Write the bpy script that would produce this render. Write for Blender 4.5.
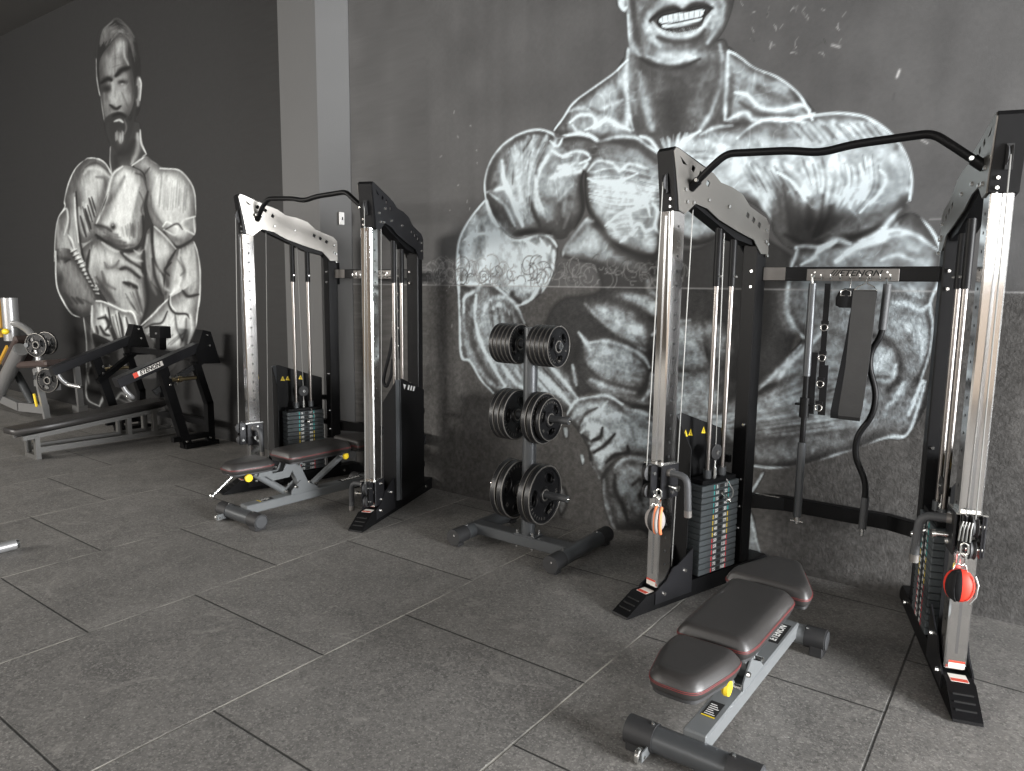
import bpy, bmesh, math, random
import numpy as np
from mathutils import Vector, Matrix, Euler
random.seed(7); np.random.seed(7)
SC = bpy.context.scene
for o in list(bpy.data.objects): bpy.data.objects.remove(o)
C = SC.collection
PI = math.pi

# ------------------------------------------------------------------ camera
CAM_H = 1.574; F_PX = 725.84
YAW, PITCH, ROLL = 0.632146, 0.137354, 0.0116553
def cam_axes():
    f = Vector((-math.sin(YAW)*math.cos(PITCH), math.cos(YAW)*math.cos(PITCH), -math.sin(PITCH)))
    r = Vector((math.cos(YAW), math.sin(YAW), 0)); u = r.cross(f)
    r2 = r*math.cos(ROLL)+u*math.sin(ROLL); u2 = -r*math.sin(ROLL)+u*math.cos(ROLL)
    return r2, u2, f
R2, U2, FW = cam_axes()
cd = bpy.data.cameras.new('camera'); cam = bpy.data.objects.new('camera', cd); C.objects.link(cam)
cd.sensor_width = 36; cd.lens = F_PX/1024*36; cd.clip_start = .05
m = Matrix((R2, U2, -FW)).transposed().to_4x4(); m.translation = (0, 0, CAM_H); cam.matrix_world = m
SC.camera = cam
# fixed mapping between the muralist's drawing sheet and the wall plane (independent of the camera above)
DRAW_R, DRAW_U, DRAW_F = Vector((.80576373, .59212458, .0115453)), Vector((-.09030199, .10356989, .99051443)), Vector((-.58531219, .79916316, -.13692288))
DRAW_S, DRAW_H = 725.84, 1.574
def wall_pt(px, py, Y=4.07):
    d = DRAW_R*((px-512)/DRAW_S) - DRAW_U*((py-385.5)/DRAW_S) + DRAW_F
    t = Y/d.y; return d.x*t, DRAW_H+d.z*t

# ------------------------------------------------------------------ world, lights, exposure
W = bpy.data.worlds.new('world'); SC.world = W; W.use_nodes = True
bg = W.node_tree.nodes['Background']; bg.inputs[0].default_value = (.80, .88, 1, 1); bg.inputs[1].default_value = .6
SC.view_settings.view_transform = 'Standard'; SC.view_settings.look = 'None'
SC.view_settings.exposure = 0.0; SC.view_settings.gamma = 1; SC.view_settings.use_curve_mapping = False
def area(name, loc, direction, sx, sy, power, col):
    l = bpy.data.lights.new(name, 'AREA'); l.shape = 'RECTANGLE'; l.size = sx; l.size_y = sy
    l.energy = power; l.color = col
    o = bpy.data.objects.new(name, l); C.objects.link(o); o.location = loc
    o.rotation_euler = Vector(direction).to_track_quat('-Z', 'Y').to_euler(); return o
# daylight through the glazed side of the room (right) and the shop front behind the camera, plus an added fill at front left
area('daylight_side', (8.12, 2.1, 1.75), (-1, 0, -.02), 3.5, 3.0, 3000, (.98, .99, 1))
area('daylight_front', (2.0, -4.75, 2.65), (-.18, 1, -.18), 11, 1.5, 290, (1, .975, .94))
area('fill_front_left', (-9.5, -4.75, 2.65), (.1, 1, -.25), 5.0, 1.5, 860, (1, .96, .90))  # added fill to brighten the left floor and wall, no known source there

# ------------------------------------------------------------------ materials
def mat(name, col, rough=.5, metal=0, noise=0, nscale=40, bump=0, bscale=200, emit=None, coat=0, spec=.5):
    m = bpy.data.materials.new(name); m.use_nodes = True; nt = m.node_tree; b = nt.nodes['Principled BSDF']
    b.inputs['Base Color'].default_value = (*col, 1); b.inputs['Roughness'].default_value = rough
    b.inputs['Metallic'].default_value = metal; b.inputs['Specular IOR Level'].default_value = spec
    if coat: b.inputs['Coat Weight'].default_value = coat; b.inputs['Coat Roughness'].default_value = .1
    tc = nt.nodes.new('ShaderNodeTexCoord')
    n = nt.nodes.new('ShaderNodeTexNoise'); n.inputs['Scale'].default_value = nscale; n.inputs['Detail'].default_value = 4
    nt.links.new(tc.outputs['Object'], n.inputs['Vector'])
    mx = nt.nodes.new('ShaderNodeMix'); mx.data_type = 'RGBA'
    k = noise or .06
    mx.inputs[6].default_value = (*[c*(1-k) for c in col], 1); mx.inputs[7].default_value = (*[min(1, c*(1+k)) for c in col], 1)
    nt.links.new(n.outputs['Fac'], mx.inputs[0]); nt.links.new(mx.outputs[2], b.inputs['Base Color'])
    if bump:
        n2 = nt.nodes.new('ShaderNodeTexNoise'); n2.inputs['Scale'].default_value = bscale; n2.inputs['Detail'].default_value = 3
        nt.links.new(tc.outputs['Object'], n2.inputs['Vector'])
        bp = nt.nodes.new('ShaderNodeBump'); bp.inputs['Strength'].default_value = bump; bp.inputs['Distance'].default_value = .002
        nt.links.new(n2.outputs['Fac'], bp.inputs['Height']); nt.links.new(bp.outputs[0], b.inputs['Normal'])
    return m
M = dict(
 black=mat('black_powder_coat', (.006, .006, .0065), .42, 0, .2, 30, .15, 900, spec=.16),
 satin=mat('satin_black_steel', (.018, .018, .020), .3, .2, spec=.4),
 plate=mat('smoked_bracket_steel', (.27, .258, .24), .36, .95, .05, 12),
 chrome=mat('polished_chrome', (.80, .79, .78), .10, 1, .03, 8),
 chrome2=mat('chrome_side', (.55, .56, .57), .22, 1, .05, 8),
 steel=mat('zinc_bolt', (.72, .72, .70), .25, 1),
 rod=mat('guide_rod_steel', (.27, .25, .235), .30, 1),
 stack=mat('stack_plate_grey', (.075, .085, .09), .45, .2, .15, 60),
 teal=mat('teal_tab', (.02, .42, .40), .5), yellow=mat('yellow_tab', (.75, .55, .02), .5), red=mat('red_tab', (.70, .03, .04), .5),
 white=mat('white_print', (.75, .75, .73), .5), dark=mat('dark_hole', (.004, .004, .004), .7),
 cable=mat('cable_sheath', (.25, .25, .24), .4, .3),
 greytube=mat('dark_grey_tube', (.085, .09, .095), .36, .45, .08, 20),
 bframe=mat('silver_grey_frame', (.19, .20, .205), .38, .35, .06, 20),
 leather=mat('black_leather', (.028, .026, .025), .40, 0, .15, 60, .25, 700),
 pipe=mat('red_stitching', (.22, .03, .03), .7), rubber=mat('black_rubber', (.02, .02, .021), .6, 0, .15, 60, .2, 500),
 iron=mat('cast_iron_plate', (.010, .010, .011), .36, .1, .2, 60, .3, 300, spec=.4),
 rim=mat('worn_rim', (.20, .19, .175), .45, .6), gold=mat('brass_peg', (.55, .45, .28), .3, 1),
 yknob=mat('yellow_knob', (.85, .60, .03), .4), grip=mat('textured_grip', (.05, .052, .055), .55, 0, .2, 80, .3, 800),
 nylon=mat('black_nylon_strap', (.010, .010, .011), .75, 0, .2, 200, .3, 900, spec=.25),
 band=mat('charcoal_vinyl_band', (.028, .028, .028), .5, 0, .2, 25, .3, 120),
 orange=mat('orange_strap', (.95, .28, .12), .5), greyfab=mat('grey_fabric', (.30, .28, .27), .8),
 redfab=mat('red_nylon', (.72, .035, .015), .6), silver=mat('silver_plate', (.17, .16, .15), .5, .5, .12, 25),
 dullframe=mat('dull_grey_frame', (.11, .108, .103), .45, .3), silvertube=mat('silver_tube', (.36, .36, .36), .32, .6), brown=mat('brown_leather', (.07, .05, .045), .42, 0, .15, 40),
 amber=mat('amber_strip', (.55, .30, .03), .5), paper=mat('sticker_paper', (.70, .67, .62), .6), bred=mat('sticker_red', (.60, .06, .03), .6),
 switch=mat('switch_plastic', (.75, .74, .72), .4), blackflat=mat('matte_black', (.007, .007, .0075), .55, spec=.16),
)

# ------------------------------------------------------------------ mesh helpers
def frame_from(z):
    z = Vector(z).normalized(); a = Vector((0, 0, 1)) if abs(z.z) < .95 else Vector((1, 0, 0))
    x = a.cross(z).normalized(); return x, z.cross(x), z
class MB:
    def __init__(s): s.bm = bmesh.new(); s.mats = []; s.cur = 0; s.hard = False
    def m(s, name):
        if name not in s.mats: s.mats.append(name)
        s.cur = s.mats.index(name); return s
    def _fin(s, fs):
        for f in fs: f.material_index = s.cur
    def box(s, a, b, bev=0, T=None):
        a, b = Vector(a), Vector(b); c = (a+b)/2; d = b-a
        r = bmesh.ops.create_cube(s.bm, size=1, matrix=Matrix.Translation(c) @ Matrix.Diagonal((abs(d.x), abs(d.y), abs(d.z), 1)))
        vs = r['verts']
        if bev:
            s.hard = True
            es = list({e for v in vs for e in v.link_edges})
            rb = bmesh.ops.bevel(s.bm, geom=es, offset=bev, segments=1, affect='EDGES', profile=.5)
            vs = list({v for f in rb['faces'] for v in f.verts} | {v for v in vs if v.is_valid})
            vs = list({v for f in {f for v in vs for f in v.link_faces} for v in f.verts})
        fs = {f for v in vs for f in v.link_faces}; s._fin(fs)
        if T is not None: bmesh.ops.transform(s.bm, matrix=T, verts=vs)
        return s
    def obox(s, p0, p1, w, h, up=(0, 0, 1), bev=0):   # bar of section w x h from p0 to p1
        p0, p1 = Vector(p0), Vector(p1); y = (p1-p0); L = y.length; y.normalize()
        x = y.cross(Vector(up)).normalized(); z = x.cross(y)
        T = Matrix((x, y, z)).transposed().to_4x4(); T.translation = p0
        return s.box((-w/2, 0, -h/2), (w/2, L, h/2), bev, T)
    def cyl(s, p0, p1, r, r1=None, n=20, cap=True):
        p0, p1 = Vector(p0), Vector(p1); r1 = r if r1 is None else r1
        x, y, z = frame_from(p1-p0); A = []; B = []
        for i in range(n):
            a = 2*PI*i/n; d = x*math.cos(a)+y*math.sin(a)
            A.append(s.bm.verts.new(p0+d*r)); B.append(s.bm.verts.new(p1+d*r1))
        fs = [s.bm.faces.new((A[i], A[(i+1) % n], B[(i+1) % n], B[i])) for i in range(n)]
        if cap: fs += [s.bm.faces.new(A[::-1]), s.bm.faces.new(B)]
        s._fin(fs); return s
    def tube(s, pts, r, n=12, bend=0, flat=None):
        pts = [Vector(p) for p in pts]
        if bend: pts = round_path(pts, bend)
        prev = None; rings = []
        for i, p in enumerate(pts):
            t = (pts[min(i+1, len(pts)-1)]-pts[max(i-1, 0)]).normalized()
            if prev is None: x = frame_from(t)[0]
            else: x = (prev-t*prev.dot(t)).normalized()
            prev = x; y = t.cross(x)
            rr = r[i] if isinstance(r, (list, tuple)) else r
            rings.append([s.bm.verts.new(p+(x*math.cos(2*PI*k/n)+y*math.sin(2*PI*k/n))*rr) for k in range(n)])
        fs = []
        for a, b in zip(rings, rings[1:]):
            for k in range(n): fs.append(s.bm.faces.new((a[k], a[(k+1) % n], b[(k+1) % n], b[k])))
        fs += [s.bm.faces.new(rings[0][::-1]), s.bm.faces.new(rings[-1])]
        s._fin(fs); return s
    def prism(s, poly, a, b, axes=((1, 0, 0), (0, 0, 1), (0, 1, 0)), org=(0, 0, 0)):
        X, Y, Z = map(Vector, axes); O = Vector(org)
        A = [s.bm.verts.new(O+X*p[0]+Y*p[1]+Z*a) for p in poly]; B = [s.bm.verts.new(O+X*p[0]+Y*p[1]+Z*b) for p in poly]
        n = len(poly); fs = [s.bm.faces.new(A), s.bm.faces.new(B[::-1])]
        fs += [s.bm.faces.new((A[i], B[i], B[(i+1) % n], A[(i+1) % n])) for i in range(n)]
        s._fin(fs); return s
    def lathe(s, prof, org=(0, 0, 0), axis=(0, 0, 1), n=32):
        x, y, z = frame_from(axis); O = Vector(org)
        rings = []
        for (r, h) in prof:
            if r < 1e-6: rings.append([s.bm.verts.new(O+z*h)])
            else: rings.append([s.bm.verts.new(O+z*h+(x*math.cos(2*PI*k/n)+y*math.sin(2*PI*k/n))*r) for k in range(n)])
        fs = []
        for a, b in zip(rings, rings[1:]):
            for k in range(n):
                q = (a[k % len(a)], a[(k+1) % len(a)], b[(k+1) % len(b)], b[k % len(b)]); q = list(dict.fromkeys(q))
                if len(q) > 2: fs.append(s.bm.faces.new(q))
        s._fin(fs); return s
    def ball(s, c, r, sc=(1, 1, 1), n=16):
        r_ = bmesh.ops.create_uvsphere(s.bm, u_segments=n, v_segments=n//2+2, radius=r, matrix=Matrix.Translation(Vector(c)) @ Matrix.Diagonal((*sc, 1)))
        s._fin({f for v in r_['verts'] for f in v.link_faces}); return s
    def loft(s, rings, cap=True):
        R = [[s.bm.verts.new(p) for p in ring] for ring in rings]; n = len(R[0]); fs = []
        for a, b in zip(R, R[1:]):
            for k in range(n): fs.append(s.bm.faces.new((a[k], a[(k+1) % n], b[(k+1) % n], b[k])))
        if cap: fs += [s.bm.faces.new(R[0][::-1]), s.bm.faces.new(R[-1])]
        s._fin(fs); return s
    def mesh(s, me):          # append an existing mesh
        n0 = len(s.bm.faces); s.bm.from_mesh(me); s.bm.faces.ensure_lookup_table()
        s._fin(s.bm.faces[n0:]); return s
    def xf(s, T): bmesh.ops.transform(s.bm, matrix=T, verts=s.bm.verts); return s
    def build(s, name, mt=None, parent=None, angle=35, **tags):
        bmesh.ops.recalc_face_normals(s.bm, faces=s.bm.faces)
        me = bpy.data.meshes.new(name); s.bm.to_mesh(me); s.bm.free()
        names = s.mats or [mt]
        for k in names: me.materials.append(M[k] if isinstance(k, str) else k)
        if s.hard: angle = min(angle, 20)
        me.shade_smooth(); me.set_sharp_from_angle(angle=math.radians(angle))
        o = bpy.data.objects.new(name, me); C.objects.link(o)
        if parent is not None: o.parent = parent
        for k, v in tags.items(): o[k] = v
        return o
def round_path(pts, rad, seg=5):
    out = [pts[0]]
    for a, b, c in zip(pts, pts[1:], pts[2:]):
        d1 = (a-b); d2 = (c-b); r = min(rad, d1.length*.45, d2.length*.45)
        p, q = b+d1.normalized()*r, b+d2.normalized()*r
        for i in range(seg+1):
            t = i/seg; out.append(p*(1-t)**2+b*2*t*(1-t)+q*t*t)
    out.append(pts[-1]); return out
def curve_mesh(outer, holes, th):   # flat plate with holes, in XY, thickness along Z (0..th)
    cu = bpy.data.curves.new('tmp', 'CURVE'); cu.dimensions = '2D'; cu.fill_mode = 'BOTH'; cu.extrude = th/2
    for poly in [outer]+holes:
        sp = cu.splines.new('POLY'); sp.points.add(len(poly)-1); sp.use_cyclic_u = True
        for q, p in zip(sp.points, poly): q.co = (p[0], p[1], 0, 1)
    o = bpy.data.objects.new('tmp', cu); C.objects.link(o)
    me = bpy.data.meshes.new_from_object(o.evaluated_get(bpy.context.evaluated_depsgraph_get()))
    bpy.data.objects.remove(o); bpy.data.curves.remove(cu)
    me.transform(Matrix.Translation((0, 0, th/2))); return me
def text_mesh(txt, size, th=.0006, shear=0, bold=0):
    cu = bpy.data.curves.new('tmp', 'FONT'); cu.body = txt; cu.size = size; cu.extrude = th; cu.align_x = 'CENTER'; cu.align_y = 'CENTER'
    cu.shear = shear; cu.offset = bold; cu.resolution_u = 2
    o = bpy.data.objects.new('tmp', cu); C.objects.link(o)
    me = bpy.data.meshes.new_from_object(o.evaluated_get(bpy.context.evaluated_depsgraph_get()))
    bpy.data.objects.remove(o); bpy.data.curves.remove(cu); return me
def axes_matrix(x, y, z, o):
    T = Matrix((Vector(x), Vector(y), Vector(z))).transposed().to_4x4(); T.translation = Vector(o); return T
def thing(name, label, cat, loc=(0, 0, 0), rz=0, group=None):
    o = bpy.data.objects.new(name, None); C.objects.link(o); o.location = loc; o.rotation_euler = (0, 0, rz)
    o.empty_display_size = .1; o['label'] = label; o['category'] = cat
    if group: o['group'] = group
    return o
def tag(o, label, cat, group=None):
    o['label'] = label; o['category'] = cat
    if group: o['group'] = group
    return o
def copy_tree(o, parent=None):
    c = o.copy(); C.objects.link(c)
    if parent is not None: c.parent = parent
    for ch in [x for x in bpy.data.objects if x.parent == o]: copy_tree(ch, c)
    return c

# ------------------------------------------------------------------ wall paintings (airbrushed bodybuilders)
# Paint is laid down on a flat drawing sheet, which is mapped onto the plane of the wall and read per wall vertex.
class Sheet:
    K = 1.6
    def __init__(s, x0, y0, x1, y1):
        s.x0, s.y0 = x0, y0; s.w = int((x1-x0)*s.K); s.h = int((y1-y0)*s.K)
        s.t = np.zeros((s.h, s.w)); s.a = np.zeros((s.h, s.w)); s.o = (0, 0, 1)
    def ctx(s, ox, oy, z): s.o = (ox, oy, z)
    def pts(s, txt):
        ox, oy, z = s.o
        q = np.array([[float(v) for v in p.split(',')] for p in txt.split()])
        return (q/z+[ox-s.x0, oy-s.y0])*s.K
    def smooth(s, q, closed=False, n=6):
        if len(q) < 3: return q
        P = np.vstack([q[-1], q, q[:2]]) if closed else np.vstack([2*q[0]-q[1], q, 2*q[-1]-q[-2]])
        out = []
        for i in range(len(P)-3):
            a, b, c, d = P[i:i+4]
            for t in np.arange(n)/n:
                out.append(.5*((2*b)+(-a+c)*t+(2*a-5*b+4*c-d)*t*t+(-a+3*b-3*c+d)*t**3))
        if not closed: out.append(P[-2])
        return np.array(out)
    def win(s, q, pad):
        x0, y0 = np.floor(q.min(0)-pad).astype(int); x1, y1 = np.ceil(q.max(0)+pad).astype(int)
        x0, y0 = max(x0, 0), max(y0, 0); x1, y1 = min(x1, s.w), min(y1, s.h)
        if x1 <= x0 or y1 <= y0: return None
        Y, X = np.mgrid[y0:y1, x0:x1]; return (slice(y0, y1), slice(x0, x1)), X+.5, Y+.5
    def dist(s, q, X, Y):
        best = np.full(X.shape, 1e9); par = np.zeros(X.shape); n = len(q)-1
        for i in range(n):
            a, b = q[i], q[i+1]; d = b-a; L = d@d+1e-9
            t = np.clip(((X-a[0])*d[0]+(Y-a[1])*d[1])/L, 0, 1)
            e = (X-a[0]-t*d[0])**2+(Y-a[1]-t*d[1])**2
            k = e < best; best[k] = e[k]; par[k] = ((i+t)/n)[k]
        return np.sqrt(best), par
    def mix(s, sl, a, tone, cover=False):
        s.t[sl] = s.t[sl]*(1-a)+tone*a
        if cover: s.a[sl] = np.maximum(s.a[sl], a)
    def P(s, txt, tone, soft=2, alpha=1, sm=True, cover=True, vol=13):     # filled region with a soft edge
        q = s.pts(txt); q = s.smooth(q, True) if sm else q
        soft *= s.K; r = s.win(q, soft+2)
        if r is None: return
        sl, X, Y = r; ins = np.zeros(X.shape, bool); n = len(q)
        for i in range(n):
            (ax, ay), (bx, by) = q[i], q[(i+1) % n]
            if ay == by: continue
            ins ^= ((ay > Y) != (by > Y)) & (X < (bx-ax)*(Y-ay)/(by-ay)+ax)
        d, _ = s.dist(np.vstack([q, q[:1]]), X, Y); d = np.where(ins, d, -d)
        a = np.clip(.5+d/soft/1.2, 0, 1); a = a*a*(3-2*a)*alpha
        if vol and tone > 84:           # rounded form: darker rim, brighter middle
            wv = min(d.max()*.8, vol*s.K); g = np.clip(d/wv, 0, 1); g = g*g*(3-2*g); tone = tone*(.60+.58*g)
        s.mix(sl, a, tone, cover)
    def S(s, txt, w, tone, alpha=.9, taper=True, q=None):           # airbrush stroke; w = half width in photo pixels
        if q is None: q = s.smooth(s.pts(txt))
        w = w*s.K; r = s.win(q, w*2.6)
        if r is None: return
        sl, X, Y = r; d, t = s.dist(q, X, Y)
        ww = w*(.45+.55*np.sin(PI*np.clip(t, .02, .98))**.6) if taper else w
        a = np.exp(-(d/ww)**2)*alpha; s.mix(sl, a, tone)
    def G(s, x, y, rx, ry, ang, tone, alpha=.8):                     # soft blob (radii in drawing units)
        ox, oy, z = s.o; c = (np.array([x, y])/z+[ox-s.x0, oy-s.y0])*s.K; rx *= s.K/z; ry *= s.K/z
        R = max(rx, ry)*2.2; r = s.win(np.array([c-R, c+R]), 0)
        if r is None: return
        sl, X, Y = r; ca, sa = math.cos(math.radians(ang)), math.sin(math.radians(ang))
        u = ((X-c[0])*ca+(Y-c[1])*sa)/rx; v = (-(X-c[0])*sa+(Y-c[1])*ca)/ry
        s.mix(sl, np.exp(-(u*u+v*v))*alpha, tone)
    def FAN(s, A, B, n, w, tone, alpha=.5, jit=.4):                  # n strokes swept between two guide lines
        a, b = s.smooth(s.pts(A)), s.smooth(s.pts(B))
        m_ = 14; ia = np.linspace(0, len(a)-1, m_); ib = np.linspace(0, len(b)-1, m_)
        f = lambda q, i: np.stack([np.interp(i, np.arange(len(q)), q[:, k]) for k in (0, 1)], 1)
        a, b = f(a, ia), f(b, ib)
        for i in range(n):
            t = (i+.5+random.uniform(-jit, jit))/n; k0 = random.randint(0, 3); k1 = m_-random.randint(0, 3)
            q = (a*(1-t)+b*t)[k0:k1]; s.S('', w*random.uniform(.6, 1.3), tone+random.uniform(-18, 18), alpha*random.uniform(.6, 1.1), q=q)
    def sample(s, U, V):
        x = (U-s.x0)*s.K-.5; y = (V-s.y0)*s.K-.5
        ok = (x > 0) & (y > 0) & (x < s.w-2) & (y < s.h-2)
        xi = np.clip(x.astype(int), 0, s.w-2); yi = np.clip(y.astype(int), 0, s.h-2); fx = np.clip(x-xi, 0, 1); fy = np.clip(y-yi, 0, 1)
        g = lambda Z: (Z[yi, xi]*(1-fx)+Z[yi, xi+1]*fx)*(1-fy)+(Z[yi+1, xi]*(1-fx)+Z[yi+1, xi+1]*fx)*fy
        return g(s.t), g(s.a)*ok

def paint_big():
    s = Sheet(430, -190, 960, 590); P, S, G, F = s.P, s.S, s.G, s.FAN
    # ---- flat tones
    s.ctx(0, 0, 1)
    P('600,290 560,300 545,330 560,370 575,400 600,400 650,520 700,540 745,480 760,400 790,350 800,300 795,260 740,230 690,250 600,250', 62, 6)
    s.ctx(540, 0, 4)
    P('345,235 300,285 210,350 130,410 90,470 55,525 120,550 230,560 360,565 420,540 380,420', 112, 2)
    P('735,200 800,225 860,270 950,305 1024,360 1100,450 1100,500 900,490 740,520 700,560 640,560 740,480', 108, 2)
    P('350,190 345,330 348,430 375,545 480,615 560,600 640,560 745,490 752,200 700,165 560,265 460,262', 82, 3)
    P('345,-560 340,-400 330,-260 338,-60 345,60 358,190 385,235 460,266 560,268 640,235 700,170 745,100 778,-10 800,-200 800,-420 770,-580 680,-660 560,-690 430,-660', 122, 2.2, vol=24)
    P('308,-60 305,0 315,30 345,45 350,-60', 150, 1.5)
    s.ctx(440, 96, 4)
    P('585,270 640,182 720,168 800,178 880,235 905,330 900,500 890,590 870,650 800,650 700,600 650,545 600,480 578,400', 112, 2)
    P('490,640 500,600 530,560 580,490 620,500 700,600 800,645 860,700 820,720 700,690 560,660', 112, 5)
    P('180,412 176,340 200,260 250,192 320,147 390,130 450,145 470,168 560,155 640,180 620,230 590,280 572,340 580,450 540,530 490,572 440,560 400,548 300,568 240,520 200,440', 98, 2)
    P('178,415 110,500 72,580 64,680 70,780 100,800 200,830 310,845 380,810 430,760 460,680 470,600 440,562 400,550 300,572 240,520 200,440', 135, 2)
    s.ctx(440, 240, 4)
    P('66,60 74,300 80,465 118,490 160,560 212,615 280,700 340,620 420,640 510,690 556,640 540,540 470,470 400,400 340,330 310,262 200,160 100,180', 100, 2)
    s.ctx(700, 60, 4)
    P('-142,380 -130,330 -80,290 110,262 260,240 380,230 470,215 560,208 660,222 740,268 795,325 832,390 852,470 845,560 830,565 800,600 740,680 560,760 380,760 300,700 270,620 150,560 100,690 0,740 -100,720 -140,600', 125, 2.2)
    s.ctx(696, 220, 4)
    P('380,190 400,120 440,100 560,85 680,40 800,-10 860,-30 910,0 955,50 990,130 978,250 945,330 952,440 930,560 880,700 860,780 830,868 740,880 560,940 330,990 250,985 180,900 160,720 240,640 330,560 420,480 370,400 345,290', 98, 2)
    s.ctx(0, 0, 1)
    P('690,410 690,432 740,450 752,466 781,468 835,456 881,439 908,435 925,380 800,380 750,390', 92, 2)
    # abdominal blocks
    s.ctx(440, 240, 4)
    P('560,250 620,268 720,258 800,300 850,360 835,450 780,430 720,400 640,340 600,290', 108, 3)
    P('560,395 640,405 720,420 800,460 845,515 830,580 800,606 700,592 620,562 580,520', 105, 2.5)
    P('565,540 640,582 740,604 830,620 860,690 760,680 700,645 600,600', 92, 2.5)
    P('840,390 900,335 1000,318 1080,330 1120,420 1080,520 960,535 880,500 845,450', 105, 2.5)
    P('700,215 790,205 880,240 900,300 860,320 800,280', 110, 3)
    P('830,600 850,540 960,535 1080,545 1150,640 1080,740 940,740 870,690', 100, 3)
    P('1040,330 1120,300 1180,380 1180,470 1090,520', 92, 3)
    # hands
    s.ctx(540, 380, 4)
    P('105,140 140,85 190,66 280,64 330,100 430,160 480,200 480,290 440,320 340,300 300,330 280,360 240,400 225,370 200,330 190,270 150,200', 122, 1.8)
    P('250,380 290,330 350,308 430,315 470,360 480,420 470,600 440,620 400,600 350,600 290,590 260,520 250,440', 88, 2.5)
    P('60,440 100,430 110,500 80,540', 85, 3)
    P('840,520 830,600 825,690 885,718 870,640 860,560', 110, 2)
    P('835,455 870,400 890,365 900,370 880,410 855,450', 120, 2)
    P('90,190 112,190 114,228 98,232', 125, 1.5); P('160,300 176,300 176,336 166,336', 125, 1.5)
    # ---- face
    s.ctx(540, 0, 4)
    P('335,-480 350,-600 430,-690 560,-730 690,-700 790,-610 815,-440 790,-380 760,-520 650,-590 500,-600 400,-560 360,-400 345,-330', 34, 3, vol=0)
    F('360,-580 430,-660 560,-700', '380,-520 500,-590 650,-590', 10, 2, 90, .5); F('690,-690 790,-600 810,-420', '650,-600 750,-520 785,-400', 8, 2, 85, .5)
    S('420,-310 480,-345 545,-320', 6, 30, .9); S('630,-325 690,-350 750,-320', 6, 30, .9); G(490, -270, 40, 18, 0, 40, .8); G(690, -275, 40, 18, 0, 40, .8); S('460,-268 490,-278 520,-266', 2, 190, .7); S('660,-272 690,-282 720,-270', 2, 190, .7)
    S('585,-300 590,-180 580,-100', 8, 178, .6); G(590, -80, 34, 26, 0, 180, .7); S('545,-62 590,-45 640,-66', 4, 40, .85); S('550,-280 548,-160 540,-90', 5, 78, .6); G(440, -150, 50, 60, 10, 165, .6); G(730, -150, 44, 60, -10, 160, .6); S('520,-60 450,-20 410,40', 5, 82, .6); S('660,-60 720,-10 740,40', 5, 82, .6); S('440,-470 560,-490 700,-470', 3, 90, .5); G(570, -430, 120, 50, 0, 165, .5)
    S('350,0 356,80 366,170 400,225', 4, 168, .7); S('372,0 378,90 400,180', 4, 70, .6); S('395,0 440,20 470,-20', 5, 75, .5)
    S('420,40 405,90 420,140 460,185 540,200 620,180 680,130 700,70', 5, 78, .6)
    S('440,60 425,100 440,150 480,185', 4, 170, .6); S('690,20 700,60 690,110', 4, 175, .6); S('720,-20 735,40 715,110 670,170', 3.5, 165, .6); S('760,-20 760,30 735,100 690,165', 4, 74, .5)
    S('500,-20 560,-5 640,-10', 6, 175, .7)
    G(560, 225, 110, 26, 0, 190, .75); S('400,232 460,262 560,268 640,236', 3, 52, .75); S('430,226 520,250 620,228', 3, 200, .5); G(500, 240, 40, 12, 0, 90, .4)
    P('438,85 480,48 540,30 575,42 620,20 688,30 660,70 640,110 560,130 490,118', 88, 1.5)
    S('440,84 480,46 535,28 572,42 615,16 660,18 690,32', 3, 52, .85)
    P('468,90 490,60 560,48 640,34 662,44 640,82 570,98 490,112', 20, 1)
    P('474,82 500,62 570,50 650,38 655,50 640,68 570,82 495,94', 182, 1, vol=0); P('490,100 560,90 640,72 640,82 560,106 500,112', 176, 1, vol=0)
    for i in range(8): S('%d,%d %d,%d' % (490+i*21, 62-i*3, 492+i*21, 92-i*3), .6, 95, .7)
    S('450,90 500,140 580,148 640,120 680,66', 3, 188, .8); F('500,120 520,145', '640,105 650,125', 14, .6, 210, .5); S('470,150 540,168 620,158 660,120', 4, 55, .7)
    S('318,10 330,36 345,30', 2.5, 205, .8)
    # ---- neck, traps
    S('352,60 352,200 345,300 350,420 372,520', 2.6, 185, .7); S('372,200 366,330 385,450', 4, 130, .5); S('395,290 420,400 450,520', 6, 165, .6); S('470,300 520,420 540,540', 12, 66, .7)
    G(480, 330, 40, 60, 10, 105, .5); S('690,270 640,380 620,480 640,520', 7, 130, .45); S('720,180 735,300 700,420 640,520', 3.4, 178, .6); S('752,210 748,330 740,480', 3, 196, .7); S('735,250 728,360 700,440', 3, 60, .5)
    S('400,545 440,560 480,612', 2.4, 210, .8); S('552,600 580,560 640,525', 2.4, 205, .8); F('470,560 500,612', '600,520 560,600', 9, 1.6, 200, .5)
    s.ctx(540, 0, 4)
    S('350,240 300,286 210,350 132,410 92,470 55,522', 1.6, 225, .95); S('345,270 320,330 240,390', 7, 165, .55); S('340,300 345,400 350,500', 4, 190, .6); S('300,330 330,420 320,500', 5, 60, .5)
    S('120,490 160,460 210,465 220,500 180,520', 2, 205, .8); S('215,510 270,480 310,500 360,520', 3, 215, .7); S('240,440 290,420 330,400', 3, 190, .6); S('100,500 110,530 140,540', 3, 60, .5); S('190,430 250,450 280,430', 3, 70, .5)
    S('100,450 170,430 200,440', 2, 180, .5); S('130,500 150,525 175,530', 2, 195, .6)
    S('755,205 800,226 860,268 950,306 1024,360 1068,430 1090,480', 2, 225, .9); S('770,250 830,300 900,330 980,350', 8, 150, .6); S('780,370 830,380 880,430 960,440 1040,420 1080,440', 2.6, 205, .8)
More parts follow.
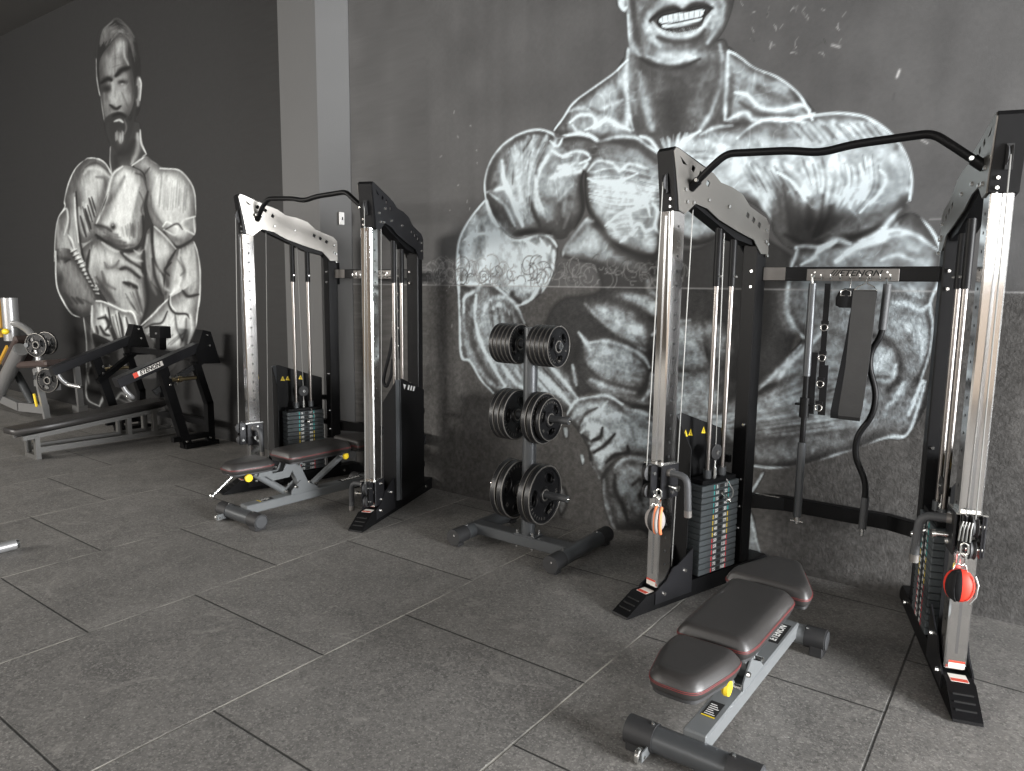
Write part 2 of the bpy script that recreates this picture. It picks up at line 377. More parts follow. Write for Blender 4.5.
    S('800,410 860,450 940,470 1060,470', 4, 60, .6); S('750,480 820,450 860,480 960,475 1060,490', 3, 190, .7); S('770,300 760,380 755,440', 4, 85, .5); S('850,340 940,390 1020,400', 5, 80, .5)
    # ---- clavicle line / chest left
    s.ctx(440, 96, 4)
    S('590,150 640,182 700,166 780,168 830,200 880,232', 2.2, 218, .85); S('470,168 540,152 600,160 640,182', 2, 215, .85); S('640,190 700,190 790,200 860,260', 7, 68, .75)
    S('640,215 660,260 700,280', 5, 80, .6); F('590,290 700,260 890,330', '600,430 720,450 890,420', 9, 2.2, 175, .6); F('600,300 740,290 890,350', '610,420 700,470 880,430', 8, 2, 205, .45)
    F('600,270 700,240 800,260', '600,330 700,320 890,360', 7, 1.5, 85, .5)
    S('590,300 630,260 690,270 720,300 760,270 830,290', 2.2, 195, .75); S('590,330 650,350 720,340 790,310', 1.6, 215, .7)
    S('660,520 720,470 780,450 810,420 830,440 840,480', 1.7, 222, .8); S('760,470 770,520 800,510 820,540 850,530', 1.8, 225, .8); S('850,430 870,460 860,520 885,560', 2, 215, .8); S('720,585 760,555 790,530', 1.8, 220, .75)
    S('680,500 700,540 760,560', 4, 150, .5); G(640, 420, 40, 60, -20, 168, .6); G(700, 560, 60, 25, 20, 180, .6); G(850, 590, 60, 30, 20, 170, .5)
    S('578,300 572,380 590,460 640,530 690,590 800,640 880,640', 4.5, 36, .85); S('890,480 885,560 870,650', 4, 30, .7); G(800, 650, 90, 26, 8, 55, .7)
    S('520,560 580,500 610,500', 4, 170, .6); G(620, 575, 60, 40, 20, 175, .65); G(540, 610, 40, 30, 0, 150, .6); G(700, 640, 70, 24, 10, 120, .5); S('490,640 500,600 560,520 590,486', 2.2, 195, .6)
    # ---- shoulder left
    S('182,410 178,340 200,262 250,194 320,148 390,131 445,146 468,168', 2.2, 225, .95); S('192,400 192,340 212,270 262,206 330,164', 4, 60, .5)
    F('340,160 270,300 300,440 340,540', '430,160 400,250 370,360 400,480', 8, 3.2, 175, .65); F('330,160 250,260 240,330', '440,180 400,300 380,440', 8, 2, 62, .6)
    S('250,260 255,330 290,420 330,520', 3, 215, .8); S('190,385 240,370 270,365', 2.2, 215, .8); S('220,350 200,400 250,440 280,520 350,560', 4, 68, .7); S('200,390 260,440 300,520', 2, 190, .6)
    S('300,200 310,300 330,420', 3, 205, .6); S('420,190 380,300 360,420 400,520', 3.6, 50, .75); S('470,160 440,230 400,290', 3.4, 195, .7); S('380,320 390,420 430,500', 3, 190, .6)
    S('450,220 490,240 540,220 580,225 600,250 560,270', 2, 222, .85); S('440,330 500,310 560,300 590,270', 3, 215, .75); S('430,240 400,300 385,380 410,450', 2.4, 205, .7); G(470, 350, 60, 50, 20, 160, .7); G(520, 290, 60, 22, -15, 190, .7)
    S('470,170 500,200 580,210 620,200', 4, 85, .6); S('440,430 500,440 560,400', 9, 75, .6); S('400,500 460,545 520,530', 8, 60, .6); G(500, 500, 50, 40, 0, 48, .7); S('575,300 570,380 578,450 540,530', 3, 36, .8); S('440,180 470,200 490,170', 1.6, 225, .7)
    G(290, 250, 60, 70, 0, 135, .5); G(410, 200, 50, 30, 10, 120, .4); F('260,190 300,330 330,500', '440,170 380,300 360,470', 16, 1.6, 165, .45); F('390,330 410,430 460,520', '560,320 540,430 500,530', 9, 2.6, 125, .4); F('480,240 520,230', '460,320 570,290', 5, 2, 190, .5)
    F('590,330 720,320 880,370', '600,420 720,450 880,440', 14, 1.3, 205, .45); F('600,200 700,190 860,260', '600,260 720,250 880,320', 8, 1.5, 120, .5); F('650,500 720,470 870,470', '690,570 780,560 880,560', 8, 1.6, 190, .45)
    # ---- left elbow / forearm
    F('190,450 240,560 330,600', '90,560 90,700 120,780', 14, 3, 170, .4); F('280,580 330,680 300,780', '440,580 430,680 400,780', 10, 2.4, 185, .4); F('200,480 210,600', '100,560 110,720', 8, 2, 100, .4)
    S('178,418 112,500 74,580 65,680 74,780', 1.9, 225, .9); S('185,420 210,490 260,545 300,572 350,566 400,552 440,562 468,600', 2.6, 230, .95); S('240,530 290,555 360,545 440,550', 4, 30, .8)
    G(230, 590, 60, 90, 20, 190, .6); G(140, 610, 40, 90, 10, 180, .6); G(360, 640, 70, 60, 0, 165, .6); G(240, 560, 60, 20, 30, 185, .5); S('140,480 120,560 140,640', 5, 175, .6); S('170,470 165,560 150,660 160,740', 5, 90, .5); S('250,620 230,700 260,760', 6, 110, .4)
    S('90,580 130,560 180,550 240,570', 1.6, 205, .7); S('340,580 400,620 430,700 410,768', 2, 215, .7); S('400,570 430,620 440,600', 2, 215, .8); S('85,745 140,755 180,740 230,760', 2, 225, .85); S('280,755 330,740 350,720', 2, 225, .8)
    S('455,620 450,700 410,790', 3, 205, .8); G(320, 700, 60, 40, 0, 190, .5); G(180, 700, 50, 40, 0, 190, .5)
    s.ctx(440, 240, 4)
    S('74,60 76,300 84,462 120,488 162,560 212,613', 2, 220, .9); S('95,290 100,230 150,200 190,160 240,200 300,250', 2.2, 218, .85); S('105,300 140,210 180,185', 3, 70, .5)
    S('90,280 100,380 130,470 190,560 250,590', 4, 165, .6); S('145,220 140,300 160,400 210,500 260,585', 2.2, 212, .85); S('130,320 130,400 170,500 230,580', 3.4, 66, .7)
    S('310,262 360,240 390,190 410,120 415,40', 2.4, 222, .9); S('320,250 290,230 290,210', 4, 40, .8); S('330,170 350,150 300,170', 1.8, 215, .7); G(360, 120, 40, 50, 0, 170, .6); G(260, 90, 60, 50, 0, 180, .5)
    S('170,300 200,240 260,230 310,270 340,330', 3, 190, .7); S('200,280 240,260 280,300', 2.4, 215, .7); G(200, 320, 50, 50, 0, 165, .6)
    F('230,480 330,560 450,640', '420,500 500,580 550,640', 8, 2.6, 175, .6); F('230,470 330,590', '430,490 550,620', 7, 1.8, 58, .6); S('240,490 300,570 360,600', 2.4, 215, .8); S('390,520 470,600 520,660', 2.4, 210, .8); S('430,490 500,570 552,635', 2, 205, .8)
    S('530,500 545,580', 2.4, 190, .7); S('555,370 590,420 600,440', 2.4, 210, .8); S('560,400 540,470', 4, 44, .6)
    F('140,220 150,360 240,560', '300,270 330,400 440,540', 12, 2, 150, .45); F('180,240 190,360', '290,270 320,380', 6, 1.6, 60, .5)
    # ---- abs
    F('600,280 700,300 820,380', '620,330 720,380 820,430', 9, 2, 160, .4); F('590,420 700,430 820,490', '610,530 700,570 810,590', 12, 2.2, 155, .4); F('880,350 980,330 1080,340', '870,470 980,520 1080,500', 12, 2.4, 150, .4); F('860,560 960,545 1080,560', '880,660 960,700 1060,700', 10, 2.6, 135, .4)
    S('580,255 620,300 680,360 740,400 820,440', 3, 170, .5); G(700, 300, 80, 40, 20, 162, .7); G(790, 355, 26, 18, 0, 215, .6); G(640, 275, 30, 14, 20, 195, .6); S('600,300 680,370 780,430', 3.4, 48, .7)
    G(650, 440, 60, 34, 20, 168, .7); G(730, 460, 60, 34, 25, 162, .6); S('600,410 660,405 740,425 810,465 840,512', 2.4, 200, .7); S('580,500 640,560 740,596 800,606 838,560 845,520', 3.4, 42, .75); G(620, 480, 30, 50, 30, 150, .6)
    S('600,560 680,590 780,612', 4, 170, .6); G(640, 575, 40, 20, 20, 185, .5); S('700,640 760,660 850,670', 4, 38, .7); S('770,680 830,700', 3, 195, .7)
    G(960, 390, 60, 40, -20, 165, .7); S('850,380 900,338 1000,320', 2.6, 185, .6); S('850,460 900,510 980,532 1060,520', 3.6, 40, .75); G(900, 600, 50, 50, 0, 150, .7); G(1030, 600, 50, 60, 0, 140, .6); S('850,540 1000,536', 3, 175, .5)
    G(770, 230, 60, 20, 10, 175, .6); G(850, 270, 40, 22, 20, 185, .6); S('840,310 880,330 900,360', 4, 36, .7); S('830,160 840,200 880,230', 3, 170, .6); G(880, 150, 40, 20, 0, 140, .6); S('870,60 860,120 840,140', 5, 30, .8)
    S('850,520 880,500 900,540', 3, 40, .6); S('845,530 840,600 810,640', 2.6, 185, .6)
    s.ctx(440, 0, 1.97)
    S('445,560 450,620 445,700 440,768', 3, 36, .7); S('510,570 500,640 520,700', 4, 60, .5); G(500, 660, 30, 22, 0, 150, .6); G(520, 740, 40, 24, 0, 130, .6); P('560,470 600,480 640,520 650,640 600,740 570,740 600,640 570,540', 52, 6); S('580,480 600,560 600,640', 7, 50, .6); G(560, 450, 30, 40, 0, 110, .5); S('520,470 560,520 560,600', 8, 62, .6)
    # ---- right pec + shoulder
    s.ctx(700, 60, 4)
    P('305,520 340,560 440,620 540,600 640,620 740,600 815,575 780,640 690,700 560,735 440,750 350,730 305,660', 66, 16)
    G(340, 560, 36, 80, 0, 70, .6); G(420, 620, 60, 50, 0, 62, .6)
    F('-120,320 0,330 120,380', '-120,640 0,680 100,640', 9, 3, 165, .5); F('-120,340 40,340', '-120,640 100,640', 7, 2, 88, .45); G(0, 460, 70, 60, 20, 178, .5); G(-80, 560, 60, 60, 0, 180, .5); G(40, 600, 60, 50, 0, 150, .5); S('-140,600 -100,690 0,735 90,690', 4, 40, .7)
    S('150,312 200,270 260,240 330,240 400,232 470,216 560,209 660,224 740,268 800,330 835,395 850,470 842,560', 2.4, 225, .85); S('0,300 60,270 130,262', 2, 200, .6); S('160,300 240,275 330,290 400,300', 8, 88, .6)
    F('320,240 380,290 430,330', '700,240 740,270 780,320', 14, 3, 182, .6); F('330,250 400,330', '700,250 770,330', 12, 1.8, 78, .5)
    F('130,400 180,480 250,590', '330,400 410,480 460,590', 9, 3, 180, .55); F('150,400 220,520', '340,420 420,560', 9, 1.8, 70, .5)
    F('360,390 430,480 470,520', '700,390 700,500 640,600', 13, 3.4, 196, .62); F('400,380 450,520', '720,380 720,520 620,640', 12, 2, 84, .5)
    S('310,450 360,480 400,530 448,588', 2, 222, .85); S('720,440 745,470 720,530 640,610', 2.4, 225, .8); S('640,420 660,500 600,590', 3, 215, .7); G(540, 420, 40, 40, 0, 205, .6); G(580, 520, 50, 60, 30, 180, .5); G(760, 480, 50, 80, 10, 125, .5); S('800,350 825,420 830,520', 4, 165, .6); S('850,460 852,500 838,560', 2.6, 215, .8)
    G(150, 440, 50, 40, 30, 185, .6); S('200,500 260,590 280,640', 3, 190, .6); S('60,340 120,380 200,430 280,480', 4, 165, .5); S('20,320 60,340 120,350', 3, 190, .5)
    F('320,500 340,600 360,720', '560,560 540,640 480,720', 8, 4, 54, .6); F('620,560 560,660 440,730', '800,570 720,650 560,720', 8, 3, 108, .5); S('330,520 335,640 345,760', 3, 100, .4)
    S('340,700 440,740 560,720 700,680 780,610', 4, 44, .7)
    # ---- upper arm / elbow right
    S('640,725 720,690 760,640 805,600', 4, 205, .8); S('480,768 540,720 600,735', 3.4, 190, .7); S('620,740 700,720 760,690 800,640', 3, 170, .6); S('830,570 890,620 930,680 965,760', 2.2, 222, .9); S('720,690 800,680 880,710 950,760', 2.4, 195, .7); S('830,600 880,660 930,740', 5, 80, .6); S('850,572 800,620 800,650', 4, 50, .6)
    s.ctx(696, 220, 4)
    S('905,-10 950,50 988,120 976,240 942,330 952,440 932,560 882,700 850,780', 2.6, 222, .9); S('400,110 440,104 520,110 560,85', 2.4, 190, .6); S('380,190 400,130 400,110', 3, 200, .7); S('420,180 470,150 500,110 560,85', 2.4, 215, .8); S('560,165 640,110 740,75 760,55', 4, 205, .8); G(740, 80, 40, 14, -25, 225, .6)
    S('460,150 540,130 620,140 700,130', 4, 150, .4); S('700,90 800,60 880,60 950,110', 2.4, 180, .6); S('740,160 800,140 870,160', 2.6, 190, .6); G(840, 100, 50, 30, 0, 160, .6); G(900, 180, 40, 60, 20, 160, .6); S('790,330 850,340 900,360 930,340', 3, 200, .7); F('780,250 860,300', '900,260 930,330', 5, 3, 170, .5)
    S('400,190 370,260 365,360 400,440 430,470', 3, 200, .75); S('340,290 360,400 400,450', 8, 130, .5); S('380,250 420,300 400,400', 5, 90, .5); G(420, 310, 40, 60, 0, 150, .4)
    S('700,460 760,480 810,540 815,620 770,680', 5, 50, .75); G(740, 560, 50, 60, 20, 175, .7); S('720,640 780,640 800,580', 3.4, 190, .6)
    F('780,400 840,480 880,560', '920,380 930,480 900,600', 7, 4, 180, .55); F('780,380 860,460 840,640 740,740', '900,400 900,560 840,680 780,760', 7, 3.6, 178, .6); F('800,400 850,520 800,680', '900,420 880,620 800,760', 6, 2.6, 75, .5)
    F('240,690 420,590 600,560', '260,800 500,700 720,700', 9, 3.6, 150, .55); F('250,700 420,610', '260,820 640,690', 8, 2.4, 62, .5); S('330,650 360,590 430,520 520,440', 3, 200, .75); S('250,680 330,600 420,500', 2.4, 180, .6); S('240,700 330,650 420,620 560,600', 4, 48, .6); G(500, 600, 80, 40, 0, 135, .5)
    s.ctx(600, 380, 2.5)
    F('350,80 480,40 640,20', '350,150 520,130 700,110', 10, 3, 165, .55); F('350,90 520,60', '350,160 700,120', 8, 1.8, 66, .5); F('225,90 290,90 350,80', '230,120 290,130 340,130', 6, 2, 165, .6)
    G(620, 140, 60, 20, -10, 80, .5); G(420, 150, 60, 30, 0, 70, .5)
    s.ctx(740, 240, 2.41)
    S('450,330 430,400 405,468 370,474 338,482 290,505 230,520 170,542 100,551 30,545', 2.4, 190, .85); S('0,430 60,390 140,330 200,280', 4, 130, .5); S('20,420 100,400 200,410 320,420 400,440', 8, 130, .5)
    # ---- hands
    s.ctx(540, 380, 4)
    S('108,138 140,88 192,68 270,64 330,98', 2.4, 200, .8); S('160,180 190,150 240,120 270,86', 2.6, 195, .7); S('155,165 200,160 260,150 320,130', 4, 170, .6); S('130,150 170,110 250,90', 4, 165, .5)
    S('165,210 190,190 240,185 270,200', 3, 210, .7); S('200,250 215,210 250,200', 3, 200, .7); S('205,275 240,260 290,220 320,200', 4, 185, .7); S('225,300 250,270 300,260 340,240', 4, 190, .7); S('240,350 245,310 280,280 330,290', 4, 180, .7); S('300,140 340,150 350,200 400,240 440,250', 4, 200, .6); S('330,100 400,150 470,190', 4, 175, .6); S('330,150 360,180 380,240', 3, 80, .5)
    S('210,240 240,230 250,190', 2, 25, .85); S('215,290 260,260 300,215', 2.2, 25, .85); S('265,330 300,300 350,290 350,265', 2.4, 28, .85); S('235,225 205,245 170,220', 1.8, 45, .7); S('150,200 180,140 230,110', 1.8, 55, .7); S('340,300 400,300 450,320', 3, 35, .7); S('150,270 160,300 190,340', 3, 175, .6); S('205,330 215,370 235,398', 3, 190, .6); S('195,270 200,310 210,340', 2, 35, .6)
    S('370,110 420,120 470,150', 2, 45, .6); S('380,120 430,135 470,165', 2.4, 180, .6)
    S('255,400 256,460 275,540 300,600', 3, 150, .7); S('300,350 340,315 420,318 450,345', 3.4, 170, .7); S('320,350 345,400 335,450', 5, 150, .6); S('350,340 390,380 370,440 390,480', 4, 140, .6); G(310, 430, 26, 60, -8, 140, .6); S('300,380 300,440 330,500 350,560', 3, 35, .7); S('370,420 400,400 420,430 400,470 430,520', 3, 36, .7); S('380,500 420,490 430,540', 3, 130, .6); G(400, 560, 40, 30, 0, 60, .7); G(350, 580, 60, 24, 0, 60, .6)
    S('842,540 855,600 885,700', 2.4, 175, .8); S('840,345 880,350 930,358 1010,362', 1.8, 165, .7); S('838,450 870,400 885,370', 1.8, 185, .8)
    return s

def paint_small():
    s = Sheet(36, 4, 226, 452); P, S, G, F = s.P, s.S, s.G, s.FAN
    # ---- flat tones
    s.ctx(40, 130, 5.333)
    P('375,20 370,180 385,260 440,250 500,190 540,150 570,130 550,70 530,-40 400,-60', 60, 1, sm=False)
    P('250,150 190,200 150,280 128,380 130,410 95,470 80,560 75,680 80,768 85,830 110,900 150,960 210,990 300,900 330,700 300,500 380,260 360,190 300,150', 120, 1.2)
    P('240,200 300,150 350,175 383,235 380,290 330,420 290,560 220,600 205,480 188,330 200,250', 142, 1)
    P('385,240 440,192 500,200 550,235 575,330 560,450 550,560 500,640 430,645 350,600 300,560 296,500 350,380', 165, 1)
    P('500,190 560,140 600,165 660,200 740,210 800,270 828,340 832,450 825,560 720,640 650,540 600,500 570,400 560,240', 158, 1)
    P('560,560 600,505 640,530 730,640 700,700 660,790 660,880 600,840 560,740 550,640', 150, 1)
    P('680,720 730,640 815,590 850,690 858,800 840,960 700,980 660,900', 150, 1)
    P('220,640 320,580 420,640 550,620 560,740 570,900 560,980 530,1050 440,1010 360,920 290,800 250,720', 135, 1)
    s.ctx(40, 240, 5.333)
    P('80,60 85,240 120,320 160,390 210,412 270,400 330,330 260,180 180,60', 88, 1)
    P('230,412 245,560 245,690 260,768 300,800 420,800 420,560 290,480', 96, 1.2)
    P('275,350 300,320 350,330 440,375 490,385 525,470 500,540 470,560 400,570 280,500', 165, 1)
    P('280,500 340,520 400,560 380,610 300,590 275,540', 40, 1)
    P('540,460 640,350 690,310 760,270 850,220 840,420 820,500 790,560 740,600 640,570 570,530', 158, 1)
    P('560,180 600,230 660,300 640,350 560,450 540,450 570,330', 52, 1.2)
    P('250,730 300,640 400,590 520,600 650,600 650,860 480,1040 270,1100 220,900', 30, 4)
    P('430,560 560,500 640,580 740,600 700,700 560,740 430,660', 70, 2)
    # ---- head
    s.ctx(40, 0, 4.283)
    P('238,240 245,170 255,130 290,100 330,72 380,110 420,170 430,300 432,440 400,500 300,420 250,400', 36, 1.2)
    P('255,260 300,190 340,160 372,170 380,250 400,330 405,420 380,500 340,560 300,560 275,520 262,440 258,360', 118, 1)
    P('410,340 425,325 437,345 432,440 420,460 408,440', 108, .8)
    S('240,250 242,330 258,420 275,520', .8, 190, .8); S('262,170 290,110 330,80 370,110 405,160', 1, 95, .7); F('250,230 262,140 290,110', '300,190 360,150 410,200', 9, 1.2, 72, .6); F('300,120 330,90', '410,180 430,290', 6, 1.2, 66, .5)
    S('240,245 245,175 258,132 292,100 330,74 380,108 418,165 430,240', 2.2, 70, .5); F('252,200 268,130 310,90', '300,190 340,140 385,150', 16, .8, 125, .6); F('330,82 380,115 415,170', '345,140 385,180 405,280', 9, .9, 105, .55)
    G(300, 330, 30, 12, 0, 80, .4); F('300,200 320,185 370,195', '300,300 330,290 380,270', 4, 1, 92, .4); G(385, 360, 14, 60, 0, 95, .4); G(300, 470, 26, 30, 0, 95, .4)
    G(345, 195, 26, 34, 10, 158, .8); G(300, 260, 26, 24, 0, 130, .7); S('358,180 362,240 380,280', 1.4, 175, .6); S('320,180 322,260 320,320', 1, 85, .5); S('385,230 392,330 400,400', 2, 60, .6)
    S('262,355 290,338 312,345', 2.6, 16, .95); S('325,325 350,300 382,290', 3, 16, .95); G(288, 380, 26, 17, 0, 26, .9); G(352, 352, 20, 11, 0, 22, .9); G(352, 360, 7, 5, 0, 190, .7); S('330,375 360,378 380,355', 1, 150, .3)
    S('316,345 312,400 308,440', 2.6, 160, .8); G(325, 430, 15, 18, 0, 170, .7); S('300,450 325,466 345,455', 1.8, 20, .9); G(370, 420, 20, 40, -15, 150, .7); S('350,395 365,430 382,470', 1.2, 88, .5); S('275,400 280,470 295,520', 2, 125, .6)
    P('275,520 300,490 340,478 375,495 385,520 400,470 412,440 402,540 370,620 340,662 305,620 290,590', 50, 2)
    S('312,498 340,488 366,500', 1.4, 18, .9); S('318,520 340,514 356,524', 1.4, 185, .9); G(345, 592, 15, 26, 0, 140, .75); S('362,512 370,545 362,575', 1.2, 110, .7); F('320,560 322,610', '362,560 358,615', 6, .8, 165, .7); S('292,530 290,570 305,610', 2, 60, .6)
    S('425,335 434,360 428,430', 1, 205, .8); S('415,370 414,420', 1.6, 40, .8)
    # neck
    s.ctx(40, 130, 5.333)
    S('375,90 370,160 383,230', 1, 190, .8); S('535,0 540,70 570,130', 1.2, 215, .9); S('520,20 520,100 490,180', 3, 165, .8); S('420,130 470,110 500,60', 5, 34, .7); S('400,140 410,200 400,240', 3, 40, .7); S('490,190 540,155 570,135 620,175 680,200', 1, 215, .9); G(545, 190, 26, 30, 0, 150, .6); S('555,240 585,200', 1, 50, .7)
    # shoulder + arm (viewer left)
    S('250,150 192,200 152,280 128,370 130,410 95,470 80,560 76,700', 1, 215, .95); S('250,150 300,150 350,178 382,236', 1, 210, .9); S('238,155 195,250 180,330', 2.2, 70, .8); S('240,200 300,175 360,215', 1.4, 60, .7); S('235,235 260,205 320,210 370,250', 2.4, 190, .7)
    S('192,330 200,480 215,600 235,700', 1.4, 22, .85); S('185,360 190,460 205,600', 1.2, 215, .8); F('270,330 290,400 320,420', '205,420 220,520 240,590', 6, 2.2, 185, .8); F('280,340 310,440', '205,440 250,600', 6, 1.3, 26, .85); G(250, 290, 40, 40, 0, 170, .7); S('300,250 345,260 350,320', 2, 75, .6)
    S('105,450 140,420 150,480 130,560', 1.2, 205, .8); S('150,400 160,480 150,560 180,640', 1.2, 70, .7); G(130, 600, 30, 60, 10, 165, .7); S('100,480 95,560 110,640', 2.2, 150, .6); S('150,560 175,600 190,680', 1.2, 210, .7); G(120, 690, 40, 16, 0, 26, .9); S('90,670 110,710 160,690', 1.4, 20, .8)
    F('150,630 210,680 250,800', '180,620 230,740 330,870', 7, 1.3, 180, .7)
    for i in range(12): s.S('%d,%d %d,%d' % (165+i*12, 650+i*20, 195+i*12, 632+i*22), 1.1, 205, .7); s.S('%d,%d %d,%d' % (163+i*12, 660+i*20, 193+i*12, 642+i*22), .8, 30, .7)
    # pec
    S('440,194 385,244 350,380 300,500', 1.6, 215, .8); G(430, 250, 30, 60, 30, 215, .7); F('440,200 380,360', '520,210 470,380', 6, 2.4, 195, .5); S('450,250 400,340 350,400', 3, 70, .5); G(480, 400, 50, 80, 10, 205, .7); F('540,240 500,440 480,560', '575,330 560,440 530,600', 7, 1.8, 120, .5); G(330, 440, 24, 34, 0, 110, .6)
    F('300,510 360,540 430,560', '350,590 420,630 520,630', 6, 2, 62, .6); S('296,505 350,520 380,540', 2.2, 42, .8); G(390, 516, 15, 18, 0, 14, .95); G(388, 508, 5, 5, 0, 200, .7); S('300,560 360,602 430,640 500,640 545,600', 2, 20, .9); F('430,500 450,580', '540,460 540,580', 8, 1.2, 75, .5); S('510,230 550,250 575,330', 1.2, 55, .7); S('530,330 550,380 540,430 560,470', 1, 60, .6)
    S('575,330 560,420 590,500 600,600', 2, 26, .8); S('548,460 555,560 548,760', 2, 18, .85)
    # delt right
    S('640,205 740,212 800,270 828,340 833,450', 1.2, 220, .95); F('640,220 600,330 600,450', '790,280 800,380 790,450', 16, 1.6, 205, .5); F('640,230 620,440', '790,290 780,440', 14, 1.0, 105, .5); G(690, 300, 60, 70, 0, 200, .5); S('590,350 600,430 650,500', 2, 90, .6); S('655,515 680,490 730,515 770,480 830,460', 1.3, 215, .9); S('660,530 720,560 740,520 800,545 825,560', 1.2, 205, .85)
    S('660,545 700,600 740,625 815,585', 1.8, 20, .9); S('670,530 730,500 760,530', 1.2, 30, .7); G(790, 500, 26, 22, 0, 130, .7); G(730, 585, 40, 18, 15, 75, .7); S('820,470 828,560', 1.2, 200, .8)
    # biceps
    S('600,510 598,600 612,700 660,780', 1.6, 22, .85); S('610,515 670,570 725,635', 1.2, 210, .8); G(660, 620, 34, 60, -20, 190, .7); G(640, 730, 24, 40, 0, 160, .6); S('575,560 560,680 590,800', 2, 170, .7); S('725,640 690,700 670,745', 1.3, 26, .85); F('740,640 720,740 700,850', '820,610 830,740 830,860', 9, 2, 190, .5); S('750,680 770,760 750,830', 2, 75, .5)
    S('820,590 848,680 857,800 850,900 838,1000 835,1060', 1.2, 215, .95)
    # ribs / abs (viewer left lat)
    F('280,620 260,760 300,860', '330,600 290,700 320,820', 5, 2, 175, .6); S('265,640 250,740 290,830', 1.6, 24, .8); G(370, 680, 60, 46, 0, 180, .7); S('330,600 390,640 430,650', 2, 190, .7); G(400, 740, 40, 30, 0, 105, .6); S('345,640 360,720 420,740', 1.6, 90, .6)
    S('430,650 480,700 545,740', 2, 28, .85); S('450,660 500,690 550,700', 2, 190, .7); S('430,690 500,750 550,780', 1.8, 170, .6); S('500,640 530,660 550,640', 1.4, 190, .6)
    s.ctx(40, 240, 5.333)
    G(360, 100, 50, 40, 0, 190, .6); S('345,120 360,150 400,140 420,110', 1.8, 80, .7); G(390, 190, 44, 34, 0, 180, .7); S('330,170 350,230 400,262', 2.4, 70, .7); G(410, 230, 30, 22, 0, 165, .6); S('430,155 470,150 530,200', 2.6, 24, .85); S('440,120 490,140 540,180', 2.6, 170, .7)
    S('450,225 480,235 515,255', 3.4, 16, .95); S('440,215 480,215 520,235', 2, 190, .7); F('420,270 470,330 520,400', '540,220 550,320 550,420', 8, 2.4, 150, .6); F('430,280 520,400', '530,260 555,400', 6, 1.3, 50, .6); S('300,200 350,270 400,330', 3, 48, .6); G(410, 300, 20, 26, 0, 140, .6); G(480, 320, 22, 16, 0, 165, .5)
    S('555,60 560,170 575,330 540,450', 2.2, 22, .8); S('600,100 615,200 650,290', 2, 24, .8); S('575,190 620,290', 2.4, 120, .6)
    # forearm lower left
    S('84,60 88,240 125,330 165,392 212,414', 1.1, 215, .95); F('95,110 110,210 200,330', '170,120 240,220 300,320', 8, 2.2, 118, .55); F('120,280 170,360', '240,320 290,340', 5, 1.6, 44, .6); G(110, 130, 26, 40, 0, 150, .6); G(110, 210, 14, 30, 0, 40, .6)
    # hand
    S('278,352 276,440 290,490', 1.6, 200, .85); S('300,325 350,332 440,375 495,388 525,470', 1.3, 220, .9); F('320,340 330,440 390,520', '450,380 500,470 490,540', 8, 2, 205, .7); F('330,350 350,450 410,560', '470,390 490,480 470,560', 8, 1.2, 30, .85)
    G(330, 450, 26, 30, 0, 190, .6); S('310,420 350,415 370,450 350,480', 1.8, 24, .85); S('320,460 345,500 370,510', 1.8, 20, .85); S('380,470 400,530 405,560', 2, 22, .85); S('300,460 310,500', 1.4, 30, .8)
    S('272,480 280,540 300,590 370,620', 1.2, 120, .7)
    # right forearm
    S('540,455 600,400 650,345 690,310', 1.2, 215, .9); F('560,500 640,470 700,400', '640,570 740,540 800,400', 9, 2.4, 205, .5); F('570,500 640,480', '700,580 780,500', 7, 1.2, 70, .6); S('690,300 690,350 720,390 780,395 800,420', 1.3, 26, .9); S('695,290 698,345 725,380', .9, 220, .8); S('750,190 740,240 700,290', 2.6, 215, .85); S('760,270 790,300 845,290', 1.8, 24, .9); G(740, 330, 24, 24, 0, 135, .7)
    S('560,470 600,450 650,440 680,380', 1.3, 30, .8); S('720,400 730,470 760,540', 1.4, 75, .6); S('800,400 810,470 790,550', 2.2, 205, .8); S('780,420 775,490 750,560', 1.6, 60, .6); G(800, 230, 34, 40, 0, 190, .6); S('730,100 770,160 750,190', 1.6, 90, .6); S('660,180 680,230 670,290', 2, 60, .7); S('700,120 665,160 690,190', 1.2, 26, .85); S('640,180 660,250 690,270', 2, 170, .7)
    S('232,415 246,540 244,700', 1, 185, .8); S('255,640 300,600 330,560', 2.4, 150, .6); S('262,768 255,700 300,620', 1.4, 150, .7); G(300, 640, 30, 40, 0, 130, .6)
    s.ctx(0, 250, 3.354)
    S('290,380 288,440 294,500 335,525', 1.1, 170, .8); S('335,520 350,490 362,500', 2, 170, .8); S('295,470 320,430 350,410', 2.2, 12, .8); S('390,500 410,480 440,510', 2, 165, .7); S('400,500 440,515 500,515', 1.4, 130, .6)
    return s

def lin(v): v = np.clip(v/255, 0, 1); return np.where(v <= .04045, v/12.92, ((v+.055)/1.055)**2.4)

